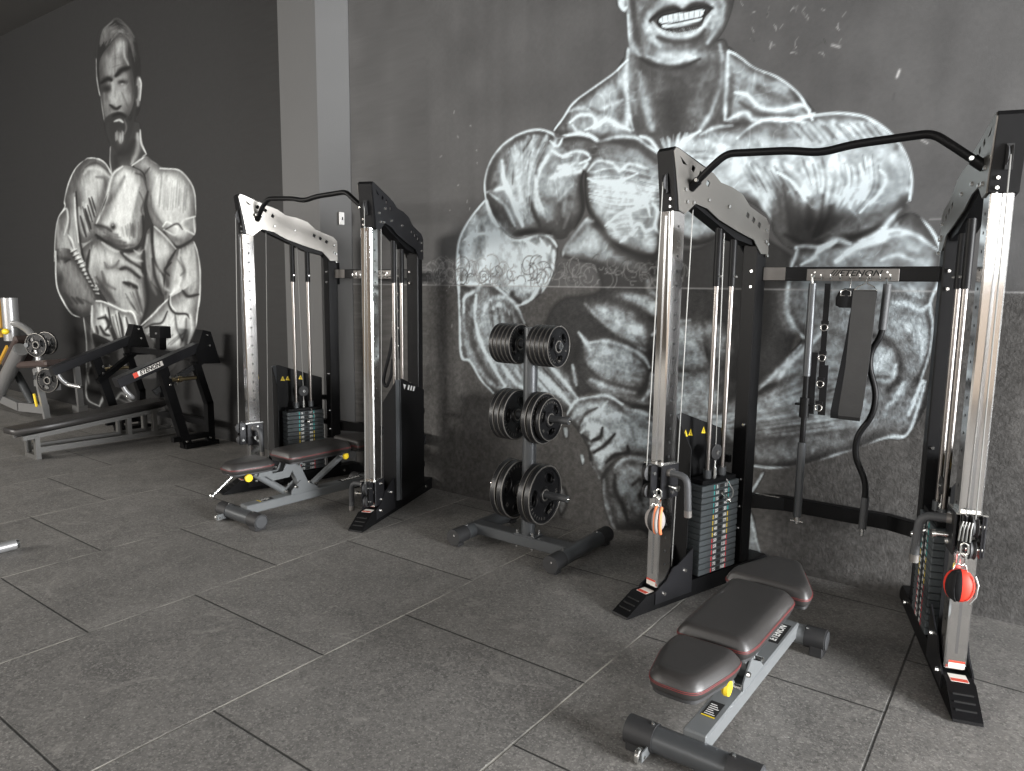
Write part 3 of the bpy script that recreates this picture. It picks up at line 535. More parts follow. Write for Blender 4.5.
# ------------------------------------------------------------------ room shell
Y_WALL, X_R, X_L, Y_F, Z_C = 4.07, 8.2, -16.0, -4.85, 4.70
def node_setup(name):
    m = bpy.data.materials.new(name); m.use_nodes = True; nt = m.node_tree
    return m, nt, nt.nodes['Principled BSDF']
def N(nt, t, **kw):
    n = nt.nodes.new(t)
    for k, v in kw.items(): setattr(n, k, v)
    return n
def mth(nt, op, a, b=None, c=None):
    n = nt.nodes.new('ShaderNodeMath'); n.operation = op
    for i, v in enumerate((a, b, c)):
        if v is None: continue
        if isinstance(v, (int, float)): n.inputs[i].default_value = v
        else: nt.links.new(v, n.inputs[i])
    return n.outputs[0]
def mixc(nt, f, a, b):
    n = nt.nodes.new('ShaderNodeMix'); n.data_type = 'RGBA'
    for i, v in ((0, f), (6, a), (7, b)):
        if isinstance(v, (int, float)): n.inputs[i].default_value = v
        elif isinstance(v, tuple): n.inputs[i].default_value = (*v, 1)
        else: nt.links.new(v, n.inputs[i])
    return n.outputs[2]
def noise(nt, vec, scale, detail=4, rough=.5, dist=0):
    n = N(nt, 'ShaderNodeTexNoise'); n.inputs['Scale'].default_value = scale; n.inputs['Detail'].default_value = detail
    n.inputs['Roughness'].default_value = rough; n.inputs['Distortion'].default_value = dist; nt.links.new(vec, n.inputs['Vector']); return n.outputs['Fac']
def ramp(nt, f, lo, hi):
    n = N(nt, 'ShaderNodeMapRange'); n.inputs[1].default_value = lo; n.inputs[2].default_value = hi; nt.links.new(f, n.inputs[0]); return n.outputs[0]

# rubber mat floor: metre tiles laid in running bond
fm, nt, b = node_setup('rubber_mat_floor')
pos = N(nt, 'ShaderNodeTexCoord').outputs['Object']
sep = N(nt, 'ShaderNodeSeparateXYZ'); nt.links.new(pos, sep.inputs[0]); X, Y = sep.outputs[0], sep.outputs[1]
wob = mth(nt, 'MULTIPLY', mth(nt, 'SUBTRACT', noise(nt, pos, 1.3, 2), .5), .012)
xs = mth(nt, 'ADD', mth(nt, 'ADD', X, 20.357), wob); cx = mth(nt, 'FLOOR', xs); fx = mth(nt, 'FRACT', xs)
dx = mth(nt, 'MINIMUM', fx, mth(nt, 'SUBTRACT', 1, fx))
odd = mth(nt, 'MODULO', cx, 2)
ys = mth(nt, 'ADD', mth(nt, 'ADD', Y, 19.63), mth(nt, 'MULTIPLY', odd, .49)); fy = mth(nt, 'FRACT', ys); cy = mth(nt, 'FLOOR', ys)
dy = mth(nt, 'MINIMUM', fy, mth(nt, 'SUBTRACT', 1, fy))
cell = N(nt, 'ShaderNodeCombineXYZ'); nt.links.new(cx, cell.inputs[0]); nt.links.new(cy, cell.inputs[1])
wn = N(nt, 'ShaderNodeTexWhiteNoise'); wn.noise_dimensions = '2D'; nt.links.new(cell.outputs[0], wn.inputs[0])
n1 = noise(nt, pos, 2.6, 9, .72, .8); n2 = noise(nt, pos, 7, 8, .75, 1.6); n3 = noise(nt, pos, 130, 3, .75)
vor = N(nt, 'ShaderNodeTexVoronoi'); vor.inputs['Scale'].default_value = 130; nt.links.new(pos, vor.inputs['Vector'])
v2 = N(nt, 'ShaderNodeTexVoronoi'); v2.inputs['Scale'].default_value = 9; nt.links.new(pos, v2.inputs['Vector'])
base = mixc(nt, ramp(nt, n1, .34, .66), (.100, .096, .091), (.215, .205, .192))
base = mixc(nt, mth(nt, 'MULTIPLY', ramp(nt, n2, .5, .75), .55), base, (.23, .22, .205))
base = mixc(nt, mth(nt, 'MULTIPLY', ramp(nt, noise(nt, pos, 40, 5, .85), .5, .75), .55), base, (.04, .039, .037))
base = mixc(nt, mth(nt, 'MULTIPLY', ramp(nt, noise(nt, pos, 75, 3, .8), .55, .75), .6), base, (.30, .29, .27))
base = mixc(nt, mth(nt, 'MULTIPLY', ramp(nt, n3, .42, .72), .75), base, (.20, .195, .185))
base = mixc(nt, mth(nt, 'MULTIPLY', ramp(nt, vor.outputs['Distance'], .16, .05), mth(nt, 'MULTIPLY', ramp(nt, noise(nt, pos, 60, 2), .55, .62), .5)), base, (.30, .295, .28))
v3 = N(nt, 'ShaderNodeTexVoronoi'); v3.inputs['Scale'].default_value = 95; nt.links.new(pos, v3.inputs['Vector'])
v4 = N(nt, 'ShaderNodeTexVoronoi'); v4.inputs['Scale'].default_value = 190; nt.links.new(pos, v4.inputs['Vector'])
s3 = N(nt, 'ShaderNodeSeparateColor'); nt.links.new(v3.outputs['Color'], s3.inputs[0]); s4 = N(nt, 'ShaderNodeSeparateColor'); nt.links.new(v4.outputs['Color'], s4.inputs[0])
base = mixc(nt, mth(nt, 'MULTIPLY', ramp(nt, s3.outputs[0], .72, .98), .34), base, (.36, .345, .32))
base = mixc(nt, mth(nt, 'MULTIPLY', ramp(nt, s3.outputs[1], .70, .98), .36), base, (.030, .030, .028))
base = mixc(nt, mth(nt, 'MULTIPLY', ramp(nt, s4.outputs[0], .80, 1), .5), base, (.42, .40, .38))
wisp = ramp(nt, noise(nt, pos, 3.2, 7, .7, 2.5), .585, .66)
base = mixc(nt, mth(nt, 'MULTIPLY', wisp, .38), base, (.34, .325, .30))
base = mixc(nt, mth(nt, 'MULTIPLY', wn.outputs[0], .18), base, (.05, .05, .05))
spk = mth(nt, 'MULTIPLY', ramp(nt, v2.outputs['Distance'], .035, .02), .8); base = mixc(nt, spk, base, (.5, .5, .47))
dirt = ramp(nt, noise(nt, pos, 5, 4), .35, .6)
lx = ramp(nt, dx, .006, .002); ly = ramp(nt, dy, .006, .002)
right_side = ramp(nt, X, -.9, -.6)
linecol = mixc(nt, right_side, mixc(nt, dirt, (.12, .12, .11), (.50, .48, .43)), (.012, .012, .012))
base = mixc(nt, mth(nt, 'MULTIPLY', lx, .75), base, linecol)
base = mixc(nt, mth(nt, 'MULTIPLY', ly, .9), base, (.014, .014, .013))
nt.links.new(base, b.inputs['Base Color'])
b.inputs['Specular IOR Level'].default_value = .35
nt.links.new(mth(nt, 'ADD', .44, mth(nt, 'MULTIPLY', n2, .25)), b.inputs['Roughness'])
bp = N(nt, 'ShaderNodeBump'); bp.inputs['Strength'].default_value = .5; bp.inputs['Distance'].default_value = .005
hh = mth(nt, 'SUBTRACT', mth(nt, 'MULTIPLY', n3, .5), mth(nt, 'MULTIPLY', mth(nt, 'MAXIMUM', lx, ly), 1.5)); nt.links.new(hh, bp.inputs['Height']); nt.links.new(bp.outputs[0], b.inputs['Normal'])
MB().box((X_L-.2, Y_F-.2, -.1), (X_R+.2, Y_WALL+.2, 0)).build('floor', fm, kind='structure')

def plain_wall(name, col, rough=.6, amt=.12):
    m, nt, b = node_setup(name); pos = N(nt, 'ShaderNodeTexCoord').outputs['Object']
    c = mixc(nt, noise(nt, pos, 1.5, 6, .6), tuple(v*(1-amt) for v in col), tuple(v*(1+amt) for v in col))
    nt.links.new(c, b.inputs['Base Color']); b.inputs['Roughness'].default_value = rough
    bp = N(nt, 'ShaderNodeBump'); bp.inputs['Strength'].default_value = .25; bp.inputs['Distance'].default_value = .003
    nt.links.new(noise(nt, pos, 140, 3), bp.inputs['Height']); nt.links.new(bp.outputs[0], b.inputs['Normal']); return m
M['ceil'] = plain_wall('ceiling_paint', (.05, .048, .045)); M['wallgrey'] = plain_wall('grey_wall_paint', (.085, .085, .086))
M['colgrey'] = plain_wall('column_paint', (.092, .092, .092)); M['tan'] = plain_wall('tan_wall_paint', (.27, .21, .155))
MB().box((X_L-.2, Y_F-.2, Z_C), (X_R+.2, Y_WALL+.2, Z_C+.15)).build('ceiling', 'ceil', kind='structure')

# back wall: one plane whose vertices carry the paint
xs_ = np.unique(np.concatenate([np.linspace(X_L, -10.95, 12), np.arange(-10.95, -6.05, .0125), np.linspace(-6.05, -3.8, 20), np.arange(-3.8, -.2, .0064), np.arange(-.2, 1.3, .0128), np.linspace(1.3, X_R, 30)]).round(5))
zs_ = np.unique(np.concatenate([np.arange(0, 4.56, .0078), np.linspace(4.56, Z_C, 4)]).round(5))
GX, GZ = np.meshgrid(xs_, zs_); nx, nz = len(xs_), len(zs_)
Pw = np.stack([GX, np.full_like(GX, Y_WALL), GZ-DRAW_H], -1)
r_, u_, f_ = (np.array(v) for v in (DRAW_R, DRAW_U, DRAW_F))
dep = np.maximum(Pw@f_, .3); UU = 512+DRAW_S*(Pw@r_)/dep; VV = 385.5-DRAW_S*(Pw@u_)/dep
rng = np.random.RandomState(3)
col = np.zeros((nz, nx, 3)); mask = np.zeros((nz, nx))
def vnoise(gx, gz, sx, sz, seed):        # value noise over wall metres
    r = np.random.RandomState(seed); g = r.rand(256, 256)
    a, c_ = gx*sx+900, gz*sz+900; ai, ci = np.floor(a).astype(int), np.floor(c_).astype(int); fa, fc = a-ai, c_-ci
    fa = fa*fa*(3-2*fa); fc = fc*fc*(3-2*fc); q = lambda i, j: g[i % 256, j % 256]
    return (q(ai, ci)*(1-fa)+q(ai+1, ci)*fa)*(1-fc)+(q(ai, ci+1)*(1-fa)+q(ai+1, ci+1)*fa)*fc
grain = vnoise(GX, GZ, 90, 90, 1)*.5+vnoise(GX, GZ, 45, 45, 2)*.5-.5; soft_ = vnoise(GX, GZ, 6, 5, 4)-.5; streak = vnoise(GX, GZ, 14, 1.2, 5)-.5
# wall paint: greyer on the right bay, near black behind the smaller figure, with a rougher brown-grey dado
f = np.clip((GX+5.0)/.1, 0, 1)
tone = 34*(1-f)+(67+6*np.clip(GX+1, 0, 2)+10*soft_+6*streak)*f  # rise towards the right end paints in brightness from the side glazing
dado = 1/(1+np.exp((GZ-1.565+.01*soft_)/.01))*f
tone = tone*(1-dado)+(62+15*soft_+24*grain)*dado
tone += 5*grain
base_rgb = np.stack([tone, tone*.997+dado*-1, tone*1.0-dado*2.5], -1)
base_rgb = np.where(f[..., None] > .5, base_rgb, np.stack([tone*1.0, tone*.995, tone*1.0], -1))
for sh, gn in ((paint_big(), 46), (paint_small(), 10)):
    t, a = sh.sample(UU, VV)
    lowg = (GZ < 1.57)*1.0 if gn > 20 else 0
    t = t*(1+(grain*(.12+.22*lowg))*(t > 60)) + gn*.12*soft_
    if gn > 20:      # airbrush mottling and fine fibres inside the figure
        wx, wz = GX+.05*vnoise(GX, GZ, 9, 9, 11), GZ+.05*vnoise(GX, GZ, 9, 9, 12)
        mot = vnoise(wx, wz, 22, 22, 13)+.6*vnoise(wx, wz, 48, 48, 14)-.8
        rid = 1-2*np.abs(vnoise(wx, wz, 15, 15, 15)-.5); rid = np.clip((rid-.86)/.14, 0, 1)**1.5
        k_ = np.clip((t-70)/40, 0, 1)
        t = t+k_*(34*mot+14*rid*(vnoise(GX, GZ, 5, 5, 16) > .45))
    else: t = t+np.clip((t-60)/40, 0, 1)*22*(vnoise(GX, GZ, 22, 14, 17)-.5)
    t = np.where(t > 84, 84+(t-84)*1.22, t) if gn > 20 else np.where(t > 60, 40+(t-60)*1.06, t*.7)
    if gn > 20: t = np.clip(98+(t-112)*1.22, 20, 197); t = t*(1-.08*lowg)
    cool = np.clip((t-60)/70, 0, 1)
    rgb = np.stack([t*(1-.055*cool), t*(1-.004*cool), t*(1+.02*cool)], -1) if gn > 20 else np.stack([t*(1-.02*cool), t, t*(1-.0*cool)], -1)
    a = a[..., None]; base_rgb = base_rgb*(1-a)+rgb*a; mask = np.maximum(mask, a[..., 0])
# scratches and chips in the paint of the upper wall
def wall_mark(px, py, ln, ang, tn, w=.0022):
    x0, z0 = wall_pt(px, py); dxm, dzm = math.cos(ang)*ln, math.sin(ang)*ln
    ii = (GX > x0-ln-.02) & (GX < x0+ln+.02) & (GZ > z0-ln-.02) & (GZ < z0+ln+.02)
    gx, gz = GX[ii]-x0, GZ[ii]-z0; t = np.clip((gx*dxm+gz*dzm)/(ln*ln), 0, 1)
    d = np.hypot(gx-t*dxm, gz-t*dzm); k = np.exp(-(d/(w+.002))**2)*.75
    base_rgb[ii] = base_rgb[ii]*(1-k[:, None])+tn*k[:, None]
for i in range(26):
    qx, qy, an = rng.uniform(738, 842), rng.uniform(2, 58), rng.uniform(.2, 2.8)
    for j in range(rng.randint(1, 4)):
        ln = rng.uniform(.008, .030); wall_mark(qx, qy, ln, an, rng.choice([118, 128, 44, 105]), .0006); qx += 90*ln*math.cos(an); qy -= 90*ln*math.sin(an); an += rng.uniform(-.9, .9)
for i in range(16): wall_mark(rng.uniform(440, 480), rng.uniform(100, 330), rng.uniform(.004, .02), rng.uniform(0, 3), 130)
for q in ((897, 77, .03, 1.3, 190, .004), (893, 100, .03, 1.5, 60), (889, 108, .03, 1.2, 70), (930, 219, .05, 0, 120), (815, 47, .05, .5, 60), (832, 45, .04, -.4, 150, .004), (922, 140, .03, -.6, 150)): wall_mark(*q)
# trowel swirls and the seam at the top of the rough dado
for i in range(240):
    cxp, czp = rng.uniform(-3.95, -1.75), 1.62+rng.uniform(-.03, .10); rr = rng.uniform(.01, .075); a0 = rng.uniform(0, 6.3)
    if rng.rand() > .75: cxp = rng.uniform(-3.9, -3.0)
    ii = (abs(GX-cxp) < rr+.02) & (abs(GZ-czp) < rr+.02) & (GZ > 1.565)
    gx, gz = GX[ii]-cxp, GZ[ii]-czp; an = (np.arctan2(gz, gx)-a0) % (2*PI)
    k = np.exp(-((np.hypot(gx, gz)-rr)/.0042)**2)*.6*(an < 3.0)
    base_rgb[ii] = base_rgb[ii]*(1-k[:, None])+rng.choice([118, 52, 105])*k[:, None]
k = np.exp(-((GZ-1.568-.003*soft_)/.004)**2)*f*np.clip(.35+vnoise(GX, GZ, 3, 3, 8), 0, 1)*.6*(GX < 1.5)
base_rgb = base_rgb*(1-k[..., None])+145*k[..., None]
WALL_GAIN = 1.40
colr = np.clip(lin(base_rgb)*WALL_GAIN, 0, .86)
verts = np.stack([GX, np.full_like(GX, Y_WALL), GZ], -1).reshape(-1, 3)
idx = np.arange(nx*nz).reshape(nz, nx)
quads = np.stack([idx[:-1, :-1], idx[:-1, 1:], idx[1:, 1:], idx[1:, :-1]], -1).reshape(-1, 4)
me = bpy.data.meshes.new('wall_back'); me.vertices.add(len(verts)); me.vertices.foreach_set('co', verts.ravel())
me.loops.add(quads.size); me.loops.foreach_set('vertex_index', quads.ravel().astype(np.int32))
me.polygons.add(len(quads)); me.polygons.foreach_set('loop_start', (np.arange(len(quads))*4).astype(np.int32))
me.update(calc_edges=True)
ca = me.color_attributes.new('paint', 'FLOAT_COLOR', 'POINT')
ca.data.foreach_set('color', np.concatenate([colr.reshape(-1, 3), mask.reshape(-1, 1)], 1).ravel().astype(np.float32))
wm, nt, b = node_setup('painted_wall'); at = N(nt, 'ShaderNodeVertexColor'); at.layer_name = 'paint'
pos = N(nt, 'ShaderNodeTexCoord').outputs['Object']
cc = mixc(nt, .5, at.outputs[0], at.outputs[0])
fine = mth(nt, 'ADD', .88, mth(nt, 'MULTIPLY', noise(nt, pos, 420, 2, .6), .24))
vm = N(nt, 'ShaderNodeVectorMath', operation='SCALE'); nt.links.new(cc, vm.inputs[0]); nt.links.new(fine, vm.inputs['Scale'])
nt.links.new(vm.outputs[0], b.inputs['Base Color']); b.inputs['Roughness'].default_value = .62; b.inputs['Specular IOR Level'].default_value = .3
sp = N(nt, 'ShaderNodeSeparateXYZ'); nt.links.new(pos, sp.inputs[0])
low = ramp(nt, sp.outputs[2], 1.58, 1.56); rightbay = ramp(nt, sp.outputs[0], -5.0, -4.9)
bp = N(nt, 'ShaderNodeBump'); bp.inputs['Distance'].default_value = .006
nt.links.new(mth(nt, 'ADD', .12, mth(nt, 'MULTIPLY', mth(nt, 'MULTIPLY', low, rightbay), .5)), bp.inputs['Strength'])
nt.links.new(noise(nt, pos, 75, 4, .65), bp.inputs['Height']); nt.links.new(bp.outputs[0], b.inputs['Normal'])
me.materials.append(wm); wb = bpy.data.objects.new('wall_back', me); C.objects.link(wb); wb['kind'] = 'structure'

# wall column between the two paintings
yf = 3.88
cxl, cxr = wall_pt(281.5, 150, yf)[0], wall_pt(318.3, 150, yf)[0]; cxw = wall_pt(350.5, 150, Y_WALL)[0]
MB().m('colgrey').prism([(cxl, yf), (cxr, yf), (cxw, Y_WALL-.008), (cxw, Y_WALL+.02), (cxl, Y_WALL+.02)], 0, Z_C, ((1, 0, 0), (0, 1, 0), (0, 0, 1))).build('trim_1', None, kind='structure')
# side wall with glazed opening, shop-front wall behind the camera, far left wall
def open_wall(name, mt, horiz, fixed, th, a0, a1, opens):
    mb = MB().m(mt)
    def bx(p, q, z0, z1):
        if horiz: mb.box((p, fixed, z0), (q, fixed+th, z1))
        else: mb.box((fixed, p, z0), (fixed+th, q, z1))
    cur = a0
    for (p, q, z0, z1) in opens:
        bx(cur, p, 0, Z_C); bx(p, q, z1, Z_C)
        if z0 > 0: bx(p, q, 0, z0)
        cur = q
    bx(cur, a1, 0, Z_C); return mb.build(name, None, kind='structure')
open_wall('wall_right', 'wallgrey', False, X_R, .2, Y_F, Y_WALL, [(.3, 3.9, .15, 3.4)])
open_wall('wall_front', 'tan', True, Y_F-.2, .2, X_L, X_R, [(-12.2, -6.8, 1.8, 3.4), (-3.6, 7.7, 1.8, 3.4)])  # front-left opening is added to go with the fill lamp
MB().box((X_L-.2, Y_F, 0), (X_L, Y_WALL, Z_C)).build('wall_left', 'wallgrey', kind='structure')
def window(name, horiz, fixed, a0, a1, z0, z1, n):
    mb = MB().m('greytube'); w = .05
    for i in range(n+1):
        c = a0+(a1-a0)*i/n; c = min(max(c, a0+w/2), a1-w/2)
        if horiz: mb.box((c-w/2, fixed-.06, z0), (c+w/2, fixed, z1))
        else: mb.box((fixed, c-w/2, z0), (fixed+.06, c+w/2, z1))
    for c in (z0+w/2, z1-w/2, z0+(z1-z0)*.75):
        if horiz: mb.box((a0, fixed-.05, c-w/2), (a1, fixed, c+w/2))
        else: mb.box((fixed, a0, c-w/2), (fixed+.05, a1, c+w/2))
    mb.build(name, None, kind='structure')
window('window_1', False, X_R, .3, 3.9, .15, 3.4, 3); window('window_added', True, Y_F, -12.2, -6.8, 1.8, 3.4, 4); window('window_2', True, Y_F, -3.6, 7.7, 1.8, 3.4, 8)  # the front-left window is an added, unseen frame for the fill lamp
# conduit ring marks and the small white box on the column side
tag(MB().m('switch').box((-.012, 0, -.05), (0, .055, .05), .004).m('dark').box((.0, .022, -.012), (.003, .032, .012)).build('wall_switch', None), 'small white plastic switch box on the lit side of the column', 'switch')
bpy.data.objects['wall_switch'].location = (cxw-.035, 3.975, 2.09)

# ------------------------------------------------------------------ cable trainers (two identical machines)
ANG = math.radians(17)
class Tower:                                  # local frame of one upright: u runs back from the toe, s inwards
    def __init__(s, side):
        s.side = side; s.tip = Vector((side*.715, 0, 0)); s.U = Vector((-side*math.sin(ANG), math.cos(ANG), 0)); s.S = Vector((-side*math.cos(ANG), -math.sin(ANG), 0))
        s.T = axes_matrix(s.U, s.S, (0, 0, 1), s.tip)
    def p(s, u, v, z): return s.tip+s.U*u+s.S*v+Vector((0, 0, z))
def bolt(mb, p, d, r=.010, h=.010):
    d = Vector(d); mb.m('steel').cyl(Vector(p), Vector(p)+d*h, r, r*.75, 8)
BR_OUT = [(.200, 2.185), (.212, 2.200), (.232, 2.196), (.389, 2.139), (.484, 2.111), (.542, 2.074), (.630, 2.060), (.716, 2.033), (.780, 1.980), (.850, 1.955), (.923, 1.931), (.955, 1.897), (.955, 1.750), (.894, 1.748), (.826, 1.817), (.700, 1.850), (.542, 1.899), (.450, 1.945), (.363, 1.962), (.295, 1.912), (.247, 1.925), (.238, 1.986)]
def para(c, z, w=.030, h=.022, sk=.010): return [(c-w/2, z-h/2+.006), (c+w/2-sk, z-h/2-.006), (c+w/2, z+h/2-.006), (c-w/2+sk, z+h/2+.006)]
BR_HOLES = [[(.240, 2.165), (.292, 2.128), (.262, 2.132)], para(.335, 2.118), para(.390, 2.098), para(.445, 2.062), para(.765, 1.935), para(.815, 1.915), para(.865, 1.893)]
BR_MESH = curve_mesh(BR_OUT, BR_HOLES, .006)
def pulley(mb, c, axis, r=.045, w=.02):
    axis = Vector(axis).normalized(); c = Vector(c)
    mb.m('rubber').lathe([(0, -w/2), (r*.92, -w/2), (r, -w*.42), (r*.86, 0), (r, w*.42), (r*.92, w/2), (0, w/2)], c, axis, 28)
    mb.m('steel').cyl(c-axis*(w/2+.006), c+axis*(w/2+.006), r*.26, n=12)
def tf(t, mb): return mb.xf(t.T)
DIGITS = {}
def digit_mesh(k):
    if k not in DIGITS: DIGITS[k] = text_mesh(k, .024, .0002, 0, .0006)
    return DIGITS[k]
def trainer(root, trolley_z, with_badge):
    for side in (-1, 1):
        t = Tower(side)
        # foot beam with a ramped toe, gussets, bolts
        mb = MB().m('black').prism([(0, .002), (.004, .012), (.135, .088), (1.10, .088), (1.17, .03), (1.17, .002)], -.05, .05, ((1, 0, 0), (0, 0, 1), (0, 1, 0)))
        for sg in (-.056, .050): mb.m('satin').prism([(.19, .03), (.19, .095), (.27, .135), (.31, .19), (.35, .20), (.46, .265), (.46, .03)], sg, sg+.006, ((1, 0, 0), (0, 0, 1), (0, 1, 0)))
        for k in range(3): mb.m('dark').box((.035+k*.028, -.035, .030+k*.0165), (.040+k*.028, .035, .036+k*.0165))
        for q in ((.25, .075), (.40, .16), (.97, .05)): bolt(mb, (q[0], .056, q[1]), (0, 1, 0), .012); bolt(mb, (q[0], -.056, q[1]), (0, -1, 0), .012)
        fo = tf(t, mb).build('foot_beam', None, root)
        tf(t, MB().m('paper').box((.145, -.030, .0882), (.205, .032, .0895)).m('bred').box((.147, -.028, .0895), (.170, .030, .0898))).build('warning_label', None, fo)
        # chrome front upright with index holes
        mb = MB().m('chrome').box((.213, -.032, .10), (.303, .045, 1.925), .006)
        for k in range(25):
            mb.m('dark').cyl((.258, .0449, .22+k*.068), (.258, .0456, .22+k*.068), .006, n=10).cyl((.258, -.0319, .22+k*.068), (.258, -.0326, .22+k*.068), .006, n=10)
        po = tf(t, mb).build('front_post', None, root)
        mb = MB().m('chrome2').box((.2118, .002, .17), (.2132, .012, 1.90)); tf(t, mb).build('centre_strip', None, po)
        tf(t, MB().m('paper').box((.2115, -.026, .11), (.2132, .030, .14)).m('bred').box((.2110, -.026, .132), (.2128, .030, .14))).build('warning_label', None, po)
        # black rear upright
        mb = MB().m('black').box((.875, -.045, .085), (.955, .045, 1.86), .006)
        for z in (1.66, 1.58, .85, .55, .40, .28): bolt(mb, (.875, -.0+.02, z), (-1, 0, 0), .010)
        for z in (1.80, 1.74): bolt(mb, (.94, .052, z), (0, 1, 0), .010)
        tf(t, mb).build('rear_post', None, root)
        # top bracket plates
        for sg in (.046, -.052):
            T = axes_matrix((1, 0, 0), (0, 0, 1), (0, -1, 0), (0, sg+.006, 0))
            mb = MB().m('plate' if sg > 0 else 'satin').mesh(BR_MESH); mb.xf(T)
            ou = 1 if sg > 0 else -1; ys = sg+.006 if sg > 0 else sg
            for q in ((.285, 2.02), (.37, 2.055), (.30, 1.965), (.345, 1.965), (.455, 1.985), (.61, 1.965), (.925, 1.868), (.925, 1.812)): bolt(mb, (q[0], ys, q[1]), (0, ou, 0), .010, .008)
            tf(t, mb).build('top_bracket', None, root)
        # hood closing the nose of the bracket and the lower chord
        mb = MB().m('black').prism([(.196, 2.188), (.21, 2.204), (.236, 2.200), (.46, 2.125), (.455, 2.11), (.245, 2.18), (.275, 1.925), (.225, 1.925), (.222, 1.986)], -.047, .047, ((1, 0, 0), (0, 0, 1), (0, 1, 0)))
        mb.prism([(.33, 1.975), (.55, 1.880), (.70, 1.815), (.84, 1.79), (.84, 1.83), (.70, 1.87), (.55, 1.93), (.35, 2.00)], -.036, .036, ((1, 0, 0), (0, 0, 1), (0, 1, 0)))
        mb.m('dark').box((.200, -.012, 2.00), (.2065, .012, 2.09)); bolt(mb, (.224, .025, 1.975), (-1, 0, 0), .009); bolt(mb, (.224, .025, 1.940), (-1, 0, 0), .009)
        hd = tf(t, mb).build('nose_hood', None, root)
        mb = MB(); pulley(mb, (.235, 0, 2.05), (0, 1, 0), .05, .018); pulley(mb, (.36, 0, 2.03), (0, 1, 0), .05, .018); tf(t, mb).build('top_pulley', None, root)
        # guide rods with upper sleeves
        for u in (.60, .72):
            r_ = tf(t, MB().m('rod').cyl((u, .01, .09), (u, .01, 1.86), .0125, n=16)).build('guide_rod', None, root)
            mb = MB().m('black').cyl((u, .01, 1.58), (u, .01, 1.88), .019, n=16); bolt(mb, (u, .029, 1.63), (0, 1, 0), .008); tf(t, mb).build('rod_sleeve', None, r_)
        # weight stack: separate plates with colour tabs and numerals
        n = 15; ph = .0318
        for k in range(n):
            z = .100+k*ph
            mb = MB().m('stack').box((.505, -.045, z), (.805, .060, z+ph-.0028), .003)
            pl = tf(t, mb).build('stack_plate', None, root)
            j = n-1-k; cm = 'teal' if j < 5 else ('yellow' if j < 9 else 'red')
            mb = MB().m(cm).box((.598, .0601, z+.002), (.604, .0609, z+ph-.006)); mb.box((.716, .0601, z+.002), (.722, .0609, z+ph-.006))
            mb.m('dark').box((.645, .0601, z+.005), (.675, .0608, z+ph-.008))
            for cx_, tx in ((.624, str((j+1)*5)), (.696, str((j+1)*11))):
                sx = -side
                me_ = digit_mesh(tx).copy(); me_.transform(axes_matrix((sx*-1 if side > 0 else 1, 0, 0), (0, 0, 1), (0, -1, 0), (cx_, .0612, z+.0135)) if side > 0 else axes_matrix((1, 0, 0), (0, 0, 1), (0, 1, 0), (cx_, .0612, z+.0135)))
                mb.m('white').mesh(me_)
            tf(t, mb).build('number_strip', None, pl)
        zt = .10+n*ph
        mb = MB().m('black').box((.52, -.040, zt), (.79, .050, zt+.022), .003)
        for u in (.60, .72): mb.m('greytube').cyl((u, .01, zt), (u, .01, zt+.065), .022, n=16)
        mb.m('steel').cyl((.66, .01, zt), (.66, .01, zt+.07), .012, n=10).cyl((.66, .01, zt+.05), (.66, .01, zt+.12), .005, n=8)
        pulley(mb, (.66, .01, zt+.15), (0, 1, 0), .042, .02)
        tf(t, mb).build('stack_head', None, root)
        # selector pin hanging on a cord
        mb = MB().m('steel').cyl((.66, .06, .52), (.66, .10, .50), .008, n=10).ball((.66, .105, .495), .016).m('cable').tube([(.70, .055, zt+.01), (.72, .09, .53), (.70, .10, .50), (.665, .10, .50)], .003, 6, .02)
        tf(t, mb).build('selector_pin', None, root)
        # shroud: outer panel, raked front panel, corner flange
        XZ = ((1, 0, 0), (0, 0, 1), (0, 1, 0))
        mb = MB().m('blackflat').prism([(.47, .09), (.47, .925), (.50, .935), (.86, .81), (.86, .09)], -.094, -.090, XZ)
        mb.prism([(-.075, .09), (-.075, .925), (.025, .770), (.025, .09)], .445, .450, ((0, 1, 0), (0, 0, 1), (1, 0, 0)))
        for z in (.25, .45, .65): mb.m('black').box((.86, -.09, z-.02), (.88, -.05, z+.02))
        sh = tf(t, mb).build('shroud', None, root)
        tf(t, MB().m('greytube').prism([(.443, -.076), (.449, -.070), (.486, -.090), (.480, -.096)], .09, .93, ((1, 0, 0), (0, 1, 0), (0, 0, 1)))).build('corner_flange', None, sh)
        tf(t, MB().m('white').prism([(.520, .895), (.560, .883), (.538, .855)], -.0955, -.0945, XZ)).build('arrow_mark', None, sh)
        mb = MB().m('white')
        for k in range(3): mb.prism([(.585+k*.042, .848-k*.010), (.605+k*.042, .842-k*.010), (.622+k*.042, .872-k*.010), (.602+k*.042, .878-k*.010)], -.0955, -.0945, XZ)
        tf(t, mb).build('maker_mark', None, sh)
        for u in (.535, .575, .68): tf(t, MB().m('yellow').prism([(u-.018, .810), (u+.018, .804), (u, .842)], -.0895, -.0880, XZ).m('dark').box((u-.002, -.0881, .814), (u+.002, -.0876, .830))).build('hazard_label', None, sh)
        # cables
        tz = trolley_z[0 if side < 0 else 1]
        mb = MB().m('cable').cyl((.148, .004, tz+.05), (.190, 0, 2.05), .0028, n=6).cyl((.365, .0, .17), (.41, 0, 2.03), .0028, n=6).cyl((.66, .01, zt+.15), (.64, .01, 1.86), .0028, n=6)
        tf(t, mb).build('cable', None, root)
        # trolley on the front post
        mb = MB().m('satin').box((.195, -.048, tz-.085), (.318, -.036, tz+.085), .004).box((.195, .049, tz-.085), (.318, .061, tz+.085), .004)
        mb.box((.306, -.048, tz-.085), (.318, .061, tz+.085), .004)
